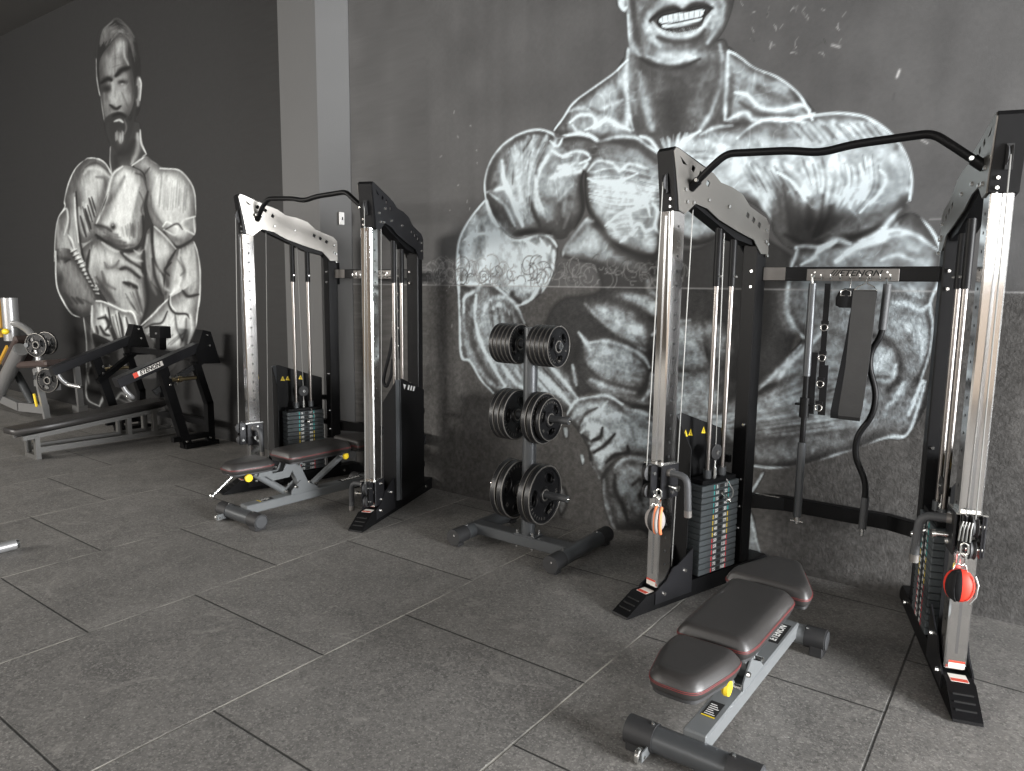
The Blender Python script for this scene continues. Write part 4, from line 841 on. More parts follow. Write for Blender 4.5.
        mb.m('steel').box((.185, -.046, tz+.080), (.315, .060, tz+.086)).m('satin').box((.150, -.026, tz-.075), (.205, -.020, tz+.085)).box((.150, .028, tz-.075), (.205, .034, tz+.085))
        for q in ((.17, .045), (.17, -.045)): mb.m('steel').cyl((q[0], -.032, tz+q[1]), (q[0], .040, tz+q[1]), .009, n=10)
        for q in (.055, -.055): bolt(mb, (.27, .061, tz+q), (0, 1, 0), .010); bolt(mb, (.27, -.048, tz+q), (0, -1, 0), .010)
        tr = tf(t, mb).build('trolley', None, root)
        mb = MB(); pulley(mb, (.168, .004, tz+.045), (0, 1, 0), .043, .022); pulley(mb, (.168, .004, tz-.045), (0, 1, 0), .038, .022); tf(t, mb).build('swivel_pulley', None, tr)
        tf(t, MB().m('steel').cyl((.24, .068, tz-.02), (.24, .115, tz-.02), .009, n=12).cyl((.24, .110, tz-.02), (.24, .125, tz-.02), .016, n=14)).build('pull_pin', None, tr)
        mb = MB().m('grip').tube([(.24, .062, tz+.045), (.255, .165, tz+.045), (.262, .172, tz-.125)], .017, 14, .06)
        mb.m('silver').cyl((.261, .172, tz-.118), (.263, .172, tz-.150), .0185, n=16).cyl((.24, .060, tz+.045), (.243, .078, tz+.045), .0195, n=16)
        tf(t, mb).build('trolley_handle', None, tr)
    # pull-up bar
    tl, tr_ = Tower(-1), Tower(1)
    a, b = tl.p(.33, .045, 2.03), tr_.p(.33, .045, 2.03)
    pts = [a, a+Vector((.11, -.03, .085)), (-.40, .20, 2.150), (-.14, .17, 2.150), (-.01, .12, 2.118), (.13, .17, 2.146), (.40, .20, 2.150), b+Vector((-.11, -.03, .085)), b]
    pts = [Vector(p) for p in pts]
    mb = MB().m('black').tube([pts[0], pts[1], Vector((-.40, pts[0].y-.03, 2.165)), Vector((-.12, pts[0].y-.04, 2.150)), Vector((.0, pts[0].y-.04, 2.128)), Vector((.12, pts[0].y-.04, 2.150)), Vector((.40, pts[0].y-.03, 2.165)), pts[-2], pts[-1]], .0165, 16, .08)
    bolt(mb, a+Vector((.04, -.03, .03)), (0, -1, 0), .011); bolt(mb, b+Vector((-.04, -.03, .03)), (0, -1, 0), .011)
    mb.m('black').cyl(a, a+(pts[1]-a)*.35, .0215, n=16).cyl(b, b+(pts[-2]-b)*.35, .0215, n=16)
    mb.build('pull_up_bar', None, root)
    # upper cross member with plates, lower bent cross member
    yb = .875
    mb = MB().m('black').box((-.43, yb, 1.612), (.43, yb+.045, 1.682), .003)
    for x in (-.433, .423): mb.box((x, yb-.03, 1.565), (x+.010, yb+.075, 1.735), .002)
    cm = mb.build('upper_crossbeam', None, root)
    MB().m('silver').box((-.395, yb-.003, 1.615), (-.285, yb-.0005, 1.680)).build('spacer_plate', None, cm)
    mb = MB().m('black').obox((-.47, .93, .41), (-.26, 1.03, .405), .05, .075, bev=.003).obox((-.275, 1.03, .405), (.275, 1.03, .405), .05, .075, bev=.003).obox((.26, 1.03, .405), (.47, .93, .41), .05, .075, bev=.003)
    mb.m('steel').box((-.40, .965, .446), (-.27, .985, .448))
    for x in (.455, -.455): bolt(mb, (x*.98, .90, .43), (0, -1, 0), .011); bolt(mb, (x*.98, .90, .385), (0, -1, 0), .011)
    mb.build('lower_crossbeam', None, root)
    # hook rail with the embossed name
    bx0, bx1 = (-.178, .238)
    mb = MB().m('silver').box((bx0, yb-.010, 1.612), (bx1, yb-.003, 1.672), .002)
    for x in (bx0+.04, bx1-.05): bolt(mb, (x, yb-.010, 1.655), (0, -1, 0), .007, .006)
    rail = mb.build('hook_rail', None, root)
    me_ = text_mesh('///ETENON', .040, .0008, .35, .0006); me_.transform(axes_matrix((1.18, 0, 0), (0, 0, 1), (0, -1, 0), (.045, yb-.0108, 1.650)))
    MB().m('dark').mesh(me_).build('name_plate_lettering', None, rail)
    for k in range(9):
        x = bx0+.035+k*.044
        MB().m('steel').tube([(x, yb-.010, 1.628), (x, yb-.045, 1.620), (x, yb-.055, 1.632), (x, yb-.055, 1.645)], .004, 8, .012).build('hook', None, rail)

ta = thing('cable_trainer', 'large dual cable trainer at right holding straps and bars, clear of the wall column', 'gym machine', (-.813, 2.98, 0))
trainer(ta, (.645, .655), True)
tb = thing('cable_trainer', 'dual cable trainer further left, standing in front of the wall column', 'gym machine', (-4.150, 2.99, 0), .03)
trainer(tb, (.44, .20), True)

# ------------------------------------------------------------------ things hanging on the right trainer
AX, AY = -.813, 2.98
YH = AY+.875-.055
def at_hook(k): return AX-.178+.035+k*.044
# long straight bar
t = thing('lat_bar', 'long straight grey bar with a black collar, hanging from the left of the hook rail', 'bar', (-.945, YH-.01, 0))
MB().m('greytube').cyl((0, 0, 1.14), (0, 0, 1.60), .019, n=18).build('upper_sleeve', None, t)
MB().m('black').cyl((0, 0, .80), (0, 0, 1.14), .014, n=16).cyl((0, 0, .93), (0, 0, 1.03), .024, n=16).box((-.045, -.012, .99), (.045, .012, 1.0)).build('collar', None, t)
MB().m('greytube').cyl((0, 0, .41), (0, 0, .80), .020, n=18).build('lower_sleeve', None, t)
MB().m('steel').cyl((0, 0, .375), (0, 0, .41), .012, n=12).cyl((-.03, 0, .385), (.03, 0, .385), .005, n=8).tube([(0, -.0, 1.60), (-.004, -.0, 1.625), (0, .02, 1.635)], .005, 8).build('end_swivel', None, t)
# curl bar
t = thing('curl_bar', 'black bent curl bar with a grey upper grip, rightmost on the hook rail', 'bar', (0, YH+.030-.004, 0))
cb = [(-.618, 0, 1.60), (-.622, 0, 1.48), (-.626, 0, 1.36), (-.668, 0, 1.28), (-.668, 0, 1.20), (-.628, 0, 1.08), (-.636, 0, .97), (-.700, 0, .86), (-.702, 0, .76), (-.645, 0, .64), (-.640, 0, .56), (-.642, 0, .40)]
MB().m('black').tube(cb, .0145, 14, .05).build('bent_shaft', None, t)
MB().m('grip').cyl((-.618, 0, 1.60), (-.6255, 0, 1.385), .0185, n=16).build('grip_sleeve', None, t)
MB().m('grip').cyl((-.640, 0, .56), (-.642, 0, .40), .0185, n=16).build('grip_sleeve', None, t)
MB().m('steel').cyl((-.642, 0, .40), (-.642, 0, .365), .011, n=12).build('end_swivel', None, t)
MB().m('steel').tube([(-.618, 0, 1.59), (-.616, -.03, 1.605), (-.614, -.07, 1.625)], .005, 8).build('hanging_hook', None, t)
# adjustable ankle/door strap with rings
t = thing('ring_strap', 'thin black webbing strap with metal rings, hanging beside the long straight bar', 'strap', (-.877, YH, 0))
mb = MB().m('nylon').loft([[(-.013, -.004, z), (.013, -.004, z), (.013, .003, z), (-.013, .003, z)] for z in (1.60, 1.40, 1.2, 1.08)])
mb.loft([[(-.045+.02*abs(i-2)*.2-.015, -.010, z), (-.045+.02+.01*abs(i-2)*.2, -.010, z), (-.045+.02, .0, z), (-.045-.01, .0, z)] for i, z in enumerate((1.26, 1.16, 1.06, .98, .95))])
mb.loft([[(-.004, -.008, z), (.030, -.008, z), (.030, .002, z), (-.004, .002, z)] for z in (1.20, 1.10, 1.00, .95)]).build('webbing', None, t)
for z in (1.385, 1.235, 1.105, .985):
    pts = [(.016*math.cos(a), -.012, z+.016*math.sin(a)) for a in [i*PI/8 for i in range(17)]]
    MB().m('steel').tube(pts, .0035, 8).m('nylon').box((-.017, -.010, z+.016), (.017, .006, z+.034), .002).build('ring', None, t)
# single cuff handle
t = thing('ankle_cuff', 'small rounded black padded cuff hung on a middle hook, left of the wide band', 'cuff', (-.785, YH-.01, 1.53))
MB().m('nylon').loft([[(w_*math.cos(a)+cx_, .030*math.sin(a), z) for a in [i*PI/8 for i in range(16)]] for z, w_, cx_ in ((-.045, .030, 0), (-.035, .048, 0), (.0, .052, .002), (.030, .044, .006), (.048, .024, .012))]).build('padded_cuff', None, t)
MB().m('steel').tube([(-.022, -.026, .012), (-.020, -.030, .034), (.0, -.030, .042), (.022, -.030, .034), (.024, -.026, .012), (-.022, -.026, .012)], .0035, 8).tube([(.012, 0, .045), (.014, .0, .075), (.01, .01, .10)], .003, 6).build('d_ring', None, t)
# wide folded band
t = thing('folded_band', 'wide charcoal vinyl band hanging folded in a long loop from a wire hanger', 'strap', (0, YH-.03, 0))
fr = lambda z, x0, x1, y0, y1: [(x0, y0, z), (x1, y0, z), (x1, y1, z), (x0, y1, z)]
MB().m('band').loft([fr(1.565, -.752, -.650, -.012, -.006), fr(1.40, -.755, -.652, -.020, -.012), fr(1.20, -.758, -.658, -.028, -.020), fr(1.02, -.772, -.668, -.034, -.026), fr(.965, -.775, -.676, -.030, -.020), fr(.945, -.774, -.680, -.012, .000)]).build('front_panel', None, t)
MB().m('nylon').loft([fr(1.565, -.752, -.650, .004, .008), fr(1.30, -.780, -.670, .020, .026), fr(1.05, -.815, -.685, .034, .042), fr(.975, -.822, -.690, .022, .032), fr(.945, -.815, -.684, -.002, .010)]).build('back_panel', None, t)
MB().m('steel').tube([(-.750, 0, 1.568), (-.735, 0, 1.585), (-.705, 0, 1.600), (-.700, .015, 1.635), (-.695, 0, 1.600), (-.665, 0, 1.585), (-.652, 0, 1.568), (-.750, 0, 1.568)], .0035, 8).build('wire_hanger', None, t)

# ------------------------------------------------------------------ stirrup handles clipped to the trolleys
def carabiner(mb, p):
    x, y, z = p
    mb.m('steel').tube([(x, y, z+.050), (x+.012, y, z+.044), (x+.014, y, z+.012), (x+.004, y, z), (x-.010, y, z+.008), (x-.010, y, z+.042), (x, y, z+.050)], .0042, 8, .004)
tlw, trw = Tower(-1), Tower(1)
O = Vector((AX, AY, 0))
p = O+tlw.p(.162, .058, .545)
t = thing('cuff_handle', 'round grey padded handle edged with glowing orange straps, on the left trolley', 'handle', p)
def round_bag(c, r, sx, sy, sz, mats):           # puffy round bag made of upright gores
    mb = MB(); seg = 24
    rings = []
    for i in range(11):
        a = PI*i/10; rr = math.sin(a)**.85; z = math.cos(a)
        rings.append([(c[0]+r*sx*rr*math.cos(2*PI*k/seg), c[1]+r*sy*rr*math.sin(2*PI*k/seg), c[2]+r*sz*z) for k in range(seg)])
    R = [[mb.bm.verts.new(q) for q in ring] for ring in rings]
    for a, b in zip(R, R[1:]):
        for k in range(seg):
            f = mb.bm.faces.new((a[k], a[(k+1) % seg], b[(k+1) % seg], b[k])); mb.m(mats[k*len(mats)//seg]); f.material_index = mb.cur
    return mb
dirc = (Vector((0, 0, 0))-Vector((p.x, p.y, 0))).normalized()
round_bag((0, 0, -.075), .060, .85, .62, 1.0, ['greyfab']*3+['greyfab', 'greyfab', 'rubber']*2+['greyfab']*3).build('pad', None, t)
for off, mt in ((.006, 'orange'), (.032, 'orange')):
    pts = [(off+.010*math.sin(a), -.045*1.0*abs(math.cos(a))**.2*0-.0-.036*math.cos(a-.9)*0+.041*math.sin(a)*-1*math.sqrt(max(0, 1-(off/.06)**2)), -.075+.063*math.cos(a)) for a in [i*PI/14 for i in range(15)]]
    MB().m(mt).tube(pts, .0075, 8).build('orange_strap', None, t)
mb = MB().m('greyfab').tube([(.019+.006*math.sin(a), -.046*math.sin(a), -.075+.060*math.cos(a)) for a in [i*PI/14 for i in range(15)]], .0075, 8); mb.build('grip_band', None, t)
mb = MB(); carabiner(mb, (0, 0, -.005)); carabiner(mb, (.018, -.01, .030)); mb.m('steel').tube([(-.022, 0, -.030), (-.014, 0, .002), (.014, 0, .002), (.022, 0, -.030)], .003, 8); mb.build('carabiner', None, t)
p = O+trw.p(.112, .045, .580)
t = thing('cuff_handle', 'round handle bag of red and black nylon gores, on the right trolley', 'handle', p)
round_bag((0, 0, -.095), .064, .80, .60, .98, ['redfab', 'redfab', 'redfab', 'redfab', 'redfab', 'redfab', 'nylon', 'nylon', 'nylon', 'redfab', 'redfab', 'nylon', 'redfab', 'redfab', 'nylon', 'nylon', 'nylon', 'nylon', 'nylon', 'redfab', 'redfab', 'redfab', 'redfab', 'redfab']).build('gored_bag', None, t)
MB().m('cable').tube([(.048, -.012, -.045), (.060, -.016, -.075), (.056, -.02, -.12), (.038, -.02, -.150)], .004, 8).build('side_loop', None, t)
MB().m('nylon').loft([[(.022*s_, -.0455*w_, z), (.022*s_+.008, -.0455*w_-.002, z), (.022*s_+.008, -.035*w_, z), (.022*s_, -.035*w_, z)] for s_, w_, z in ((-.5, .6, -.035), (-.75, .95, -.06), (-.9, 1.02, -.095), (-.75, .95, -.13), (-.5, .6, -.152))]).build('zip_band', None, t)
mb = MB(); carabiner(mb, (0, 0, -.020)); carabiner(mb, (.004, 0, .020)); mb.m('steel').tube([(-.024, 0, -.045), (-.016, 0, -.016), (.016, 0, -.016), (.024, 0, -.045)], .003, 8)
for k in range(4): mb.m('cable').tube([(-.016+k*.012, .002, .075), (-.012+k*.011, -.012, .125), (-.006+k*.010, .0, .150)], .0032, 6)
mb.build('carabiner', None, t)
# straps on the far trainer
BX, BY = -4.163, 3.01; YHB = BY+.875-.055
t = thing('chain_strap', 'dark strap with steel rings hanging behind the right upright of the far trainer', 'strap', (BX+.305, YHB+.0, 0))
MB().m('nylon').tube([(0, 0, 1.60), (.004, 0, 1.45), (-.006, 0, 1.30), (.01, 0, 1.15), (.0, 0, 1.02)], .012, 8).tube([(.04, .01, 1.60), (.04, .01, 1.35), (.03, .01, 1.12)], .010, 8).build('webbing', None, t)
for z in (1.50, 1.38, 1.25, 1.12): MB().m('steel').tube([(.02*math.cos(a), -.014, z+.02*math.sin(a)) for a in [i*PI/6 for i in range(13)]], .0035, 6).build('ring', None, t)
t = thing('clip_handle', 'twisted black rope grip with steel clip, hanging below the straps on the far trainer', 'handle', (BX+.23, YHB-.03, 0))
MB().m('nylon').tube([(.05, 0, 1.18), (.03, -.01, 1.06), (-.03, 0, .93), (-.055, 0, .84), (-.02, 0, .80), (.035, 0, .90), (.05, 0, 1.02)], .012, 8, .03).build('grip', None, t)
MB().m('steel').tube([(.05, 0, 1.18), (.052, 0, 1.3), (.050, .03, 1.62)], .004, 6).build('clip', None, t)

# ------------------------------------------------------------------ adjustable benches
def pad(outline, z0, h, inset=.028, pipe=True, parent=None, name='seat'):
    n = len(outline); P2 = round_path([Vector((*p, 0)) for p in outline+outline[:2]], .055, 5)
    # closed rounded outline
    cl = []; m_ = len(outline)
    for i in range(m_):
        a, b, c = (Vector((*outline[(i+k) % m_], 0)) for k in (-1, 0, 1)); d1, d2 = a-b, c-b; r = min(.05, d1.length*.4, d2.length*.4); p_, q_ = b+d1.normalized()*r, b+d2.normalized()*r
        for k in range(6): t_ = k/5; cl.append(p_*(1-t_)**2+b*2*t_*(1-t_)+q_*t_*t_)
    cen = sum(cl, Vector())/len(cl); hx = max(abs(c.x-cen.x) for c in cl); hy = max(abs(c.y-cen.y) for c in cl)
    def ring(off, z):
        out = []
        L = len(cl)
        for i in range(L):
            d = (cl[(i+1) % L]-cl[i-1]).normalized(); nrm = Vector((d.y, -d.x, 0))
            if nrm.dot(cl[i]-cen) < 0: nrm = -nrm
            q = cl[i]+nrm*off if off > -.012 else Vector((cen.x+(cl[i].x-cen.x)*(1+off/hx), cen.y+(cl[i].y-cen.y)*(1+off/hy), 0)); out.append(Vector((q.x, q.y, z)))
        return out
    mb = MB().m('leather').loft([ring(-.010, z0), ring(0, z0+.008), ring(.003, z0+h*.42), ring(0, z0+h*.55), ring(-inset*.45, z0+h*.80), ring(-inset*.85, z0+h*.96), ring(-inset*1.3, z0+h), ring(-inset*2.0, z0+h*1.005)])
    o = mb.build(name, None, parent, 50)
    if pipe:
        for zz, w_, mt in ((z0+h*.46, .0010, 'pipe'), (z0+h*.38, .0009, 'pipe')):
            q = ring(.0035, zz); MB().m(mt).tube(q+[q[0]], w_, 6).build('stitching' if mt == 'pipe' else 'seam', None, o)
        MB().m('plastic' if False else 'rubber').loft([ring(-.015, z0-.012), ring(-.008, z0-.010), ring(-.008, z0+.001)]).build('pad_base', None, o)
    return o
def bench(label, loc, rz=0, ds=0, db=0, lever=False):
    r = thing('adjustable_bench', label, 'weight bench', loc, rz)
    # front foot
    MB().m('greytube').cyl((-.17, 0, .058), (.17, 0, .058), .045, n=24).build('front_foot', None, r)
    for s_ in (-1, 1):
        mb = MB().m('rubber').cyl((s_*.125, 0, .058), (s_*.228, 0, .058), .049, n=24).box((s_*.145, -.040, 0), (s_*.222, .040, .045), .004).m('steel').cyl((s_*.14, .0, .107), (s_*.14, 0, .111), .006, n=10)
        mb.m('grip').cyl((s_*.228, 0, .058), (s_*.233, 0, .058), .042, .038, 24); mb.build('end_cap', None, r)
    # transport wheel
    mb = MB().m('steel').lathe([(0, -.009), (.024, -.009), (.027, -.005), (.027, .005), (.024, .009), (0, .009)], (-.150, -.075, .028), (1, 0, 0), 24).m('bframe').box((-.138, -.090, .015), (-.133, -.03, .05)).m('steel').cyl((-.165, -.075, .028), (-.13, -.075, .028), .006, n=10)
    mb.build('wheel', None, r)
    # main beam
    mb = MB().m('bframe').obox((0, .02, .090), (.015, 1.06, .090), .085, .062, bev=.006); bm_ = mb.build('main_beam', None, r)
    mb = MB().m('dark').box((-.024, .13, .1212), (.024, .235, .1222)).m('yellow').box((-.024, .13, .1222), (.024, .137, .1226)).m('white')
    for k in range(6): mb.box((-.018, .146+k*.013, .1222), (.018-.007*(k % 3), .150+k*.013, .1226))
    mb.build('instruction_label', None, bm_)
    mb = MB().m('dark').box((-.018, .80, .1215), (.040, 1.00, .1222)); 
    me_ = text_mesh('ETENON', .042, .0002, .2, .001); me_.transform(axes_matrix((0, 1, 0), (-1, 0, 0), (0, 0, 1), (.012, .90, .1228))); mb.m('white').mesh(me_); mb.build('beam_lettering', None, bm_)
    # rear foot
    MB().m('bframe').cyl((-.11, 1.06, .070), (.13, 1.06, .070), .043, n=24).build('rear_foot', None, r)
    for s_ in (-1, 1):
        o_ = .012
        mb = MB().m('rubber').cyl((s_*.075+o_, 1.06, .070), (s_*.158+o_, 1.06, .070), .047, n=24).box((s_*.10+o_, 1.02, 0), (s_*.155+o_, 1.10, .05), .004).m('grip').cyl((s_*.158+o_, 1.06, .070), (s_*.164+o_, 1.06, .070), .041, n=24).m('steel').cyl((s_*.085+o_, 1.04, .113), (s_*.085+o_, 1.04, .118), .006, n=8); mb.build('end_cap', None, r)
    # upright and hinge plates
    mb = MB().m('bframe').obox((.008, .50, .115), (.004, .40, .335), .050, .075, (0, 1, 0), .004)
    for s_ in (-1, 1): mb.prism([(.36, .115), (.36, .15), (.44, .21), (.56, .15), (.60, .115)], s_*.034, s_*.040, ((0, 1, 0), (0, 0, 1), (1, 0, 0)), (.005, 0, 0))
    for s_ in (-1, 1): mb.m('bframe').prism([(.11, .300), (.13, .345), (.20, .345), (.22, .30), (.30, .30), (.33, .355), (.46, .365), (.46, .325), (.38, .30), (.35, .25), (.22, .25), (.17, .29)], s_*.030, s_*.036, ((0, 1, 0), (0, 0, 1), (1, 0, 0)), (.005, 0, 0))
    for q in ((.42, .33), (.40, .17)): bolt(mb, (.046, q[0], q[1]), (1, 0, 0), .013); bolt(mb, (-.036, q[0], q[1]), (-1, 0, 0), .013)
    mb.build('upright', None, r)
    mb = MB().m('bframe').cyl((.0, .33, .150), (-.0, .10, .320), .024, n=18).m('steel').cyl((-.045, .32, .155), (.050, .32, .155), .010, n=10); mb.build('seat_strut', None, r)
    mb = MB().m('bframe').cyl((.0, .56, .150), (.0, .90, .345), .022, n=18).m('steel').cyl((-.045, .57, .155), (.050, .57, .155), .010, n=10).m('bframe').obox((0, .42, .350), (0, .98, .358), .045, .035, bev=.003); mb.build('back_strut', None, r)
    if lever: MB().m('steel').cyl((-.07, ds-.06, .345), (-.09, ds-.24, .205), .012, n=12).ball((-.09, ds-.244, .202), .019).build('seat_lever', None, r)
    mb = MB().m('rubber').cyl((.0, .0, .325), (.075, .0, .325), .020, n=14).m('yknob').cyl((.075, .0, .325), (.095, .0, .325), .012, n=14).lathe([(0, 0), (.022, .0), (.026, .008), (.024, .020), (0, .024)], (.095, .0, .325), (1, 0, 0), 20); mb.build('seat_knob', None, r)
    mb = MB().m('steel').cyl((.05, .78, .325), (.10, .78, .33), .008, n=10).m('yknob').lathe([(0, 0), (.020, .0), (.024, .008), (.022, .020), (0, .024)], (.10, .78, .330), (1, 0, 0), 20); mb.build('back_knob', None, r)
    # pads
    pad([(-.075, -.20+ds), (.080, -.20+ds), (.122, .0+ds), (.122, .09+ds), (-.118, .09+ds), (-.118, .0+ds)], .352, .070, parent=r, name='seat')
    pad([(-.118, .112+db), (.122, .112+db), (.136, .18+db), (.142, .635+db), (-.122, .645+db), (-.124, .18+db)], .366, .072, parent=r, name='backrest')
    pad([(-.150, .668+db), (.175, .655+db), (.175, .735+db), (.070, .985+db), (-.055, .985+db), (-.150, .735+db)], .364, .072, .022, parent=r, name='headrest')
    return r
bench('padded adjustable bench in the right foreground, in front of the large trainer', (-.812, 2.130, 0))
b2 = bench('padded adjustable bench standing inside the far trainer by the column', (-4.150, 2.67, 0), -.03, .10, .19, True)

# ------------------------------------------------------------------ plate tree
t = thing('plate_tree', 'grey upright plate storage rack on two rounded feet, in front of the big painting', 'weight rack', (-2.425, 3.42, 0))
PX = .052
for x, y0, y1 in ((-.345, -.215, .40), (.355, -.215, .41)):
    mb = MB().m('greytube').cyl((x, y0, .060), (x, y1, .060), .046, n=26)
    mb.m('rubber').cyl((x, y0-.008, .060), (x, y0+.10, .060), .0485, n=26).cyl((x, y1-.10, .060), (x, y1+.008, .060), .0485, n=26).box((x-.03, y0+.005, 0), (x+.03, y0+.06, .04), .004).box((x-.03, y1-.06, 0), (x+.03, y1-.005, .04), .004)
    mb.m('steel').cyl((x+.01, y0-.008, .075), (x+.01, y0-.012, .075), .006, n=8)
    for yy in (y0+.12, y1-.12): mb.cyl((x, yy, .105), (x, yy, .109), .006, n=8)
    mb.build('foot', None, t)
mb = MB().m('greytube').box((-.345, -.045, .040), (.355, .045, .105), .005); mb.m('steel')
for x in (PX-.055, PX+.055):
    for y in (-.035, .035): mb.cyl((x, y, .105), (x, y, .135), .008, n=8).cyl((x, y, .030), (x, y, .040), .012, n=8)
mb.build('base_beam', None, t)
MB().m('greytube').cyl((PX, 0, .10), (PX, 0, 1.335), .041, n=28).box((PX-.075, -.045, .105), (PX+.075, .045, .114), .003).build('post', None, t)
PEGZ = (1.240, .822, .372)
for z in PEGZ:
    for s_ in (-1, 1):
        L = {1.240: .205, .822: .270, .372: .270}[z]
        mb = MB().m('grip').cyl((PX+s_*.035, 0, z), (PX+s_*L, 0, z), .021, n=18).cyl((PX+s_*.035, 0, z), (PX+s_*.044, 0, z), .030, n=18).m('steel').cyl((PX+s_*L, 0, z), (PX+s_*(L+.010), 0, z), .010, n=10); mb.build('peg', None, t)
# weight plates: one built per size, then copied
def make_weight(R, w, num):
    o = None
    outer = [(R*.93*math.cos(2*PI*i/56), R*.93*math.sin(2*PI*i/56)) for i in range(56)]
    holes = []
    for k in range(3):
        c = PI/2+.25+k*2*PI/3; h = []
        ri, ro, da = R*.46, R*.74, .40
        for i in range(9): a = c-da+2*da*i/8; h.append((ro*math.cos(a), ro*math.sin(a)))
        h.append(((ri+ro)/2*math.cos(c+da*1.25), (ri+ro)/2*math.sin(c+da*1.25)))
        for i in range(7): a = c+da*.8-1.6*da*i/6; h.append((ri*math.cos(a), ri*math.sin(a)))
        h.append(((ri+ro)/2*math.cos(c-da*1.25), (ri+ro)/2*math.sin(c-da*1.25))); holes.append(h)
    holes.append([(.0235*math.cos(2*PI*i/24), .0235*math.sin(2*PI*i/24)) for i in range(24)])
    me_ = curve_mesh(outer, holes, w*.5); me_.transform(Matrix.Translation((0, 0, -w*.25)))
    ax = Matrix.Rotation(PI/2, 4, 'Y')          # disc normal along +X
    mb = MB().m('iron').mesh(me_)
    mb.m('iron').lathe([(R*.88, -w*.36), (R*.90, -w/2), (R*.985, -w/2), (R, -w*.40), (R, w*.40), (R*.985, w/2), (R*.90, w/2), (R*.88, w*.36), (R*.88, -w*.36)], n=56)
    mb.lathe([(.024, -w/2), (.046, -w/2), (.050, -w*.3), (.050, w*.3), (.046, w/2), (.024, w/2), (.024, -w/2)], n=32)
    for s_ in (-1, 1):
        for k in range(3):
            c = PI/2+.25+k*2*PI/3
            ring_ = [((R*.60+R*.20*math.cos(a))*math.cos(c+.50*math.sin(a)), (R*.60+R*.20*math.cos(a))*math.sin(c+.50*math.sin(a)), s_*w*.27) for a in [i*PI/12 for i in range(25)]]
            mb.tube(ring_, .0045, 6)
    mb.xf(ax); root = mb.build('weight_plate', None)
    mb = MB().m('rim')
    for s_ in (-1, 1): mb.lathe([(R*.945, s_*(w/2)), (R*.955, s_*(w/2+.0012)), (R*.985, s_*(w/2+.0008)), (R*.995, s_*w*.44)], n=56); mb.lathe([(.028, s_*w/2), (.030, s_*(w/2+.001)), (.034, s_*(w/2+.001)), (.036, s_*w/2)], n=28)
    mb.xf(ax).build('worn_rim', None, root)
    mb = MB().m('rim')
    for k in range(9):
        a = -PI/2-.75+k*.19; m2 = text_mesh('BARBELLS8'[k % 9] if False else 'I', R*.13, .0006, 0, .001)
        m2.transform(Matrix.Translation((R*.80*math.cos(a), R*.80*math.sin(a), w*.27)) @ Matrix.Rotation(a+PI/2, 4, 'Z')); mb.mesh(m2)
    for a, tx in ((PI/2-.80, num), (-PI/2+1.25, 'KG')):
        m2 = text_mesh(tx, R*.17, .0006, 0, .0004); m2.transform(Matrix.Translation((R*.70*math.cos(a), R*.70*math.sin(a), w*.27)) @ Matrix.Rotation(a-PI/2, 4, 'Z')); mb.mesh(m2)
    mb.xf(ax).build('cast_lettering', None, root)
    return root
ORD = ['nearest the post', 'second from the post', 'third from the post', 'fourth from the post', 'outermost']
def hang(R, w, num, z, side, x0, gap, n, tier, radii=None, proto=None):
    cur = x0
    for k in range(n):
        rr = radii[k] if radii else R
        key = (rr, w)
        if key not in WPROTO: WPROTO[key] = make_weight(rr, w, num); o = WPROTO[key]
        else: o = copy_tree(WPROTO[key])
        pos = 'outermost' if k == n-1 else ORD[k]
        o.location = (-2.425+PX+side*(cur+w/2), 3.42, z-.004); o.rotation_euler = (random.uniform(-2, 2), 0, 0 if side > 0 else 0)
        tag(o, 'black weight plate %s on the %s %s peg' % (pos, tier, 'right' if side > 0 else 'left'), 'weight plate', 'weight plates on the storage rack')
        cur += w+gap
WPROTO = {}
hang(.118, .024, '5', PEGZ[0], 1, .045, .0065, 5, 'top')
hang(.118, .024, '5', PEGZ[0], -1, .072, .0065, 5, 'top')
hang(.150, .028, '10', PEGZ[1], 1, .040, .012, 3, 'middle', radii=[.150, .150, .125])
hang(.150, .028, '10', PEGZ[1], -1, .085, .010, 3, 'middle')
hang(.176, .034, '15', PEGZ[2], 1, .040, .012, 2, 'bottom')
hang(.176, .034, '15', PEGZ[2], -1, .075, .014, 2, 'bottom')

# ------------------------------------------------------------------ plate-loaded incline press by the far painting
t = thing('lever_press', 'black two-lever plate-loaded press with a long low bench, below the smaller painting', 'gym machine', (-7.15, 3.2, 0))
L0 = Vector((-7.15, 3.2, 0))
def lp(x, y, z): return Vector((x, y, z))-L0
pr = lambda x0, x1, x2, x3: None
mb = MB().m('leather')
def pad_ring(e, dz): return [lp(-7.27-e, 2.40-e, .290+dz), lp(-7.06+e, 2.42-e, .290+dz), lp(-7.02+e, 2.75, .315+dz), lp(-7.02+e, 3.74+e, .392+dz), lp(-7.31-e, 3.76+e, .392+dz), lp(-7.31-e, 2.75, .315+dz)]
mb.loft([pad_ring(-.01, -.055), pad_ring(.0, -.048), pad_ring(.002, -.012), pad_ring(-.006, -.002), pad_ring(-.02, 0)]).build('bench_pad', None, t, 80)
mb = MB().m('dullframe').obox(lp(-7.07, 2.47, .205), lp(-7.07, 3.74, .305), .04, .04).obox(lp(-7.27, 2.47, .205), lp(-7.27, 3.74, .305), .04, .04).obox(lp(-7.07, 2.58, .085), lp(-7.07, 3.90, .070), .045, .05).obox(lp(-7.27, 2.58, .085), lp(-7.27, 3.90, .070), .045, .05)
mb.box(lp(-7.29, 2.56, 0), lp(-7.05, 2.60, .04)).build('bench_frame', None, t)
for x in (-7.07, -7.27):
    for y, z in ((2.58, .21), (3.38, .27), (3.63, .29)): MB().m('dullframe').box(lp(x-.022, y-.022, 0 if y < 3 else .05), lp(x+.022, y+.022, z), .003).build('leg', None, t)
